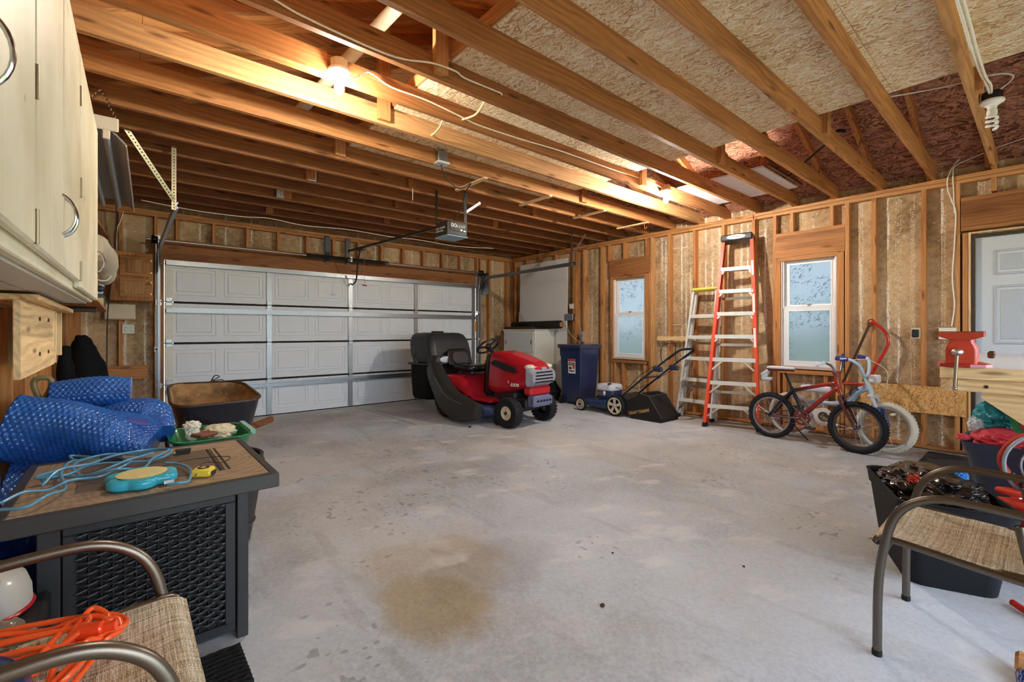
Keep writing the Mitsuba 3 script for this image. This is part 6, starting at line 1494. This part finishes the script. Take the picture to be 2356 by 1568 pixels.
# ---------------------------------------------------------------- barrel planter and the green tub on it
bp_ = thing('barrel_planter', 'dark ribbed barrel planter standing behind the fire table', 'planter')
bc = (.40, 3.08, 0)
part(bp_, 'body', lathe([(0, 0), (.165, 0), (.175, .01), (.195, .12), (.215, .25), (.232, .38), (.243, .47), (.246, .50), (.236, .505), (.225, .50), (.19, .2), (0, .19)], 40, bc), 'paint', C(40, 40, 42), smooth=40)
for z, r in ((.12, .198), (.40, .238), (.46, .245)): part(bp_, 'hoop', torus((bc[0], bc[1], z), (0, 0, 1), r, .006, 44, 6), 'paint', C(58, 58, 60), smooth=True)
gt = thing('green_tub', 'green plastic tub holding pale bags on top of the barrel planter', 'tub')
def rg(z, q, off=0): return [(.375 + .36 * q * x * .5, 3.09 + .44 * q * y * .5, z) for x, y in rrect(2 - off, 2 - off, .45, 5)]
part(gt, 'body', loft([rg(.507, .70), rg(.56, .86), rg(.635, 1.0), rg(.642, 1.07), rg(.650, 1.07), rg(.650, 1.0), rg(.635, .98), rg(.56, .82), rg(.52, .68)]), 'gloss', C(24, 110, 66), smooth=40)
part(gt, 'lip', cat(*[hull([(.375 + .18 + x, 3.09 + y, z) for x in (-.005, .02) for y in (-.17, .16) for z in (.64, .665)])]), 'gloss', C(120, 176, 160))
solo('paper_bag', 'white paper bag tied at the top in the green tub', 'bag', cat(crumple((.29, 3.05, .66), (.035, .035, .045), 61, .4, 10), crumple((.29, 3.05, .70), (.042, .04, .03), 62, .7, 14)), 'matte', C(220, 214, 196), smooth=40)
solo('paper_bag', 'cream crumpled paper bag lying at the right side of the green tub', 'bag', crumple((.42, 3.09, .645), (.085, .10, .045), 65, .5, 10), 'matte', C(206, 198, 166), smooth=40)
solo('seed_packet', 'brown printed packet lying in the middle of the green tub', 'packet', place(bx(-.05, .05, -.07, .07, 0, .02, .006), (.33, 3.03, .645), .5), 'paint', C(120, 72, 56))

# ---------------------------------------------------------------- clutter at the left chair
ocd = thing('extension_cord', 'orange extension cord coiled on the woven seat of the left chair', 'cord')
oc = [(-.30, 1.66), (-.205, 1.648), (-.112, 1.635), (-.037, 1.610), (.0, 1.575), (.002, 1.51), (-.05, 1.495), (-.142, 1.523), (-.30, 1.56), (-.32, 1.60), (-.176, 1.592), (-.05, 1.575), (-.03, 1.59), (-.059, 1.624), (-.08, 1.58), (-.11, 1.45), (-.12, 1.36), (-.14, 1.30), (-.10, 1.28), (-.06, 1.40), (-.03, 1.46), (-.005, 1.50), (-.02, 1.54), (-.09, 1.49), (-.14, 1.42), (-.18, 1.34), (-.16, 1.28), (-.10, 1.32), (-.05, 1.42)]
gz = np.random.default_rng(5)
for k, (o, rr__) in enumerate((((0, 0), 0), ((-.035, -.025), 1))):
    part(ocd, 'loop', tube([(x + o[0], y + o[1], .468 + .012 * k + .028 * gz.random() - .10 * abs(x) * .1) for x, y in oc], .0068, 9, 7), 'gloss', C(238, 92, 40), smooth=True)
part(ocd, 'plug', cat(cyl((-.085, 1.515, .492), (-.035, 1.495, .498), .017, 12, .004), cyl((-.035, 1.495, .498), (-.012, 1.486, .50), .011, 10)), 'gloss', C(236, 70, 30))
solo('garden_tie', 'short dark green garden tie beside the blue helmet on the left chair', 'tie', tube([(-.13, 1.22, .47), (-.12, 1.30, .475), (-.10, 1.36, .475), (-.105, 1.40, .47)], .009, 8, 5), 'gloss', C(20, 70, 44), smooth=True)
solo('helmet', 'shiny dark blue helmet on the near corner of the left chair', 'helmet', ell((-.235, 1.30, .51), (.10, .12, .085), 3), 'gloss', C(36, 46, 84), smooth=True)
po = thing('pot', 'white enamel pot with a red rim on a crate left of the fire table', 'pot')
part(po, 'body', lathe([(0, .56), (.05, .558), (.085, .545), (.11, .515), (.122, .475), (.124, .44), (.12, .42), (.0, .42)], 36, (-.325, 1.94, .0)), 'gloss', C(176, 172, 162), smooth=40)
part(po, 'rim', torus((-.325, 1.94, .43), (0, 0, 1), .124, .006, 40, 8), 'gloss', C(166, 30, 36), smooth=True)
crt = thing('crate', 'dark crate carrying the enamel pot at the left edge', 'crate')
part(crt, 'body', bx(-.41, -.17, 1.80, 2.03, 0.0, .415, .01), 'paint', C(30, 30, 32))
solo('clear_bag', 'crumpled clear plastic bag in front of the enamel pot', 'bag', crumple((-.25, 1.72, .40), (.10, .09, .07), 71, .7, 11), 'gloss', C(128, 118, 106), smooth=22)
mtk = thing('door_mat', 'black ribbed mat on the floor under the left chair', 'mat')
part(mtk, 'base', bx(-.30, .345, 1.35, 2.03, .001, .008), 'matte', C(20, 20, 20))
gm = np.random.default_rng(3)
for k in range(26):
    y = 2.018 - .026 * k
    n_ = 46
    g = np.array([[(-.30 + .645 * i / n_, y + dy, (.008 + hgt + .004 * gm.random()) if hgt else .006) for dy, hgt in ((-.012, 0), (-.006, .010), (.004, .011), (.010, 0))] for i in range(n_ + 1)])
    part(mtk, 'rib', sheet(g), 'matte', C(30, 30, 31), smooth=False)
# small debris on the floor
for i, (x, y, s, lb) in enumerate(((1.62, 1.28, .012, 'brown pebble on the floor near the viewer'), (3.35, 4.75, .02, 'dark crumb on the floor before the garage door'), (2.05, 1.55, .007, 'small dark crumb in the middle of the floor'), (2.45, 1.02, .007, 'small dark crumb on the floor toward the right chair'))):
    solo('pebble', lb, 'pebble', crumple((x, y, s * .5), (s, s * .8, s * .6), 80 + i, .5, 8, 2), 'matte', C(70, 56, 44), smooth=False)
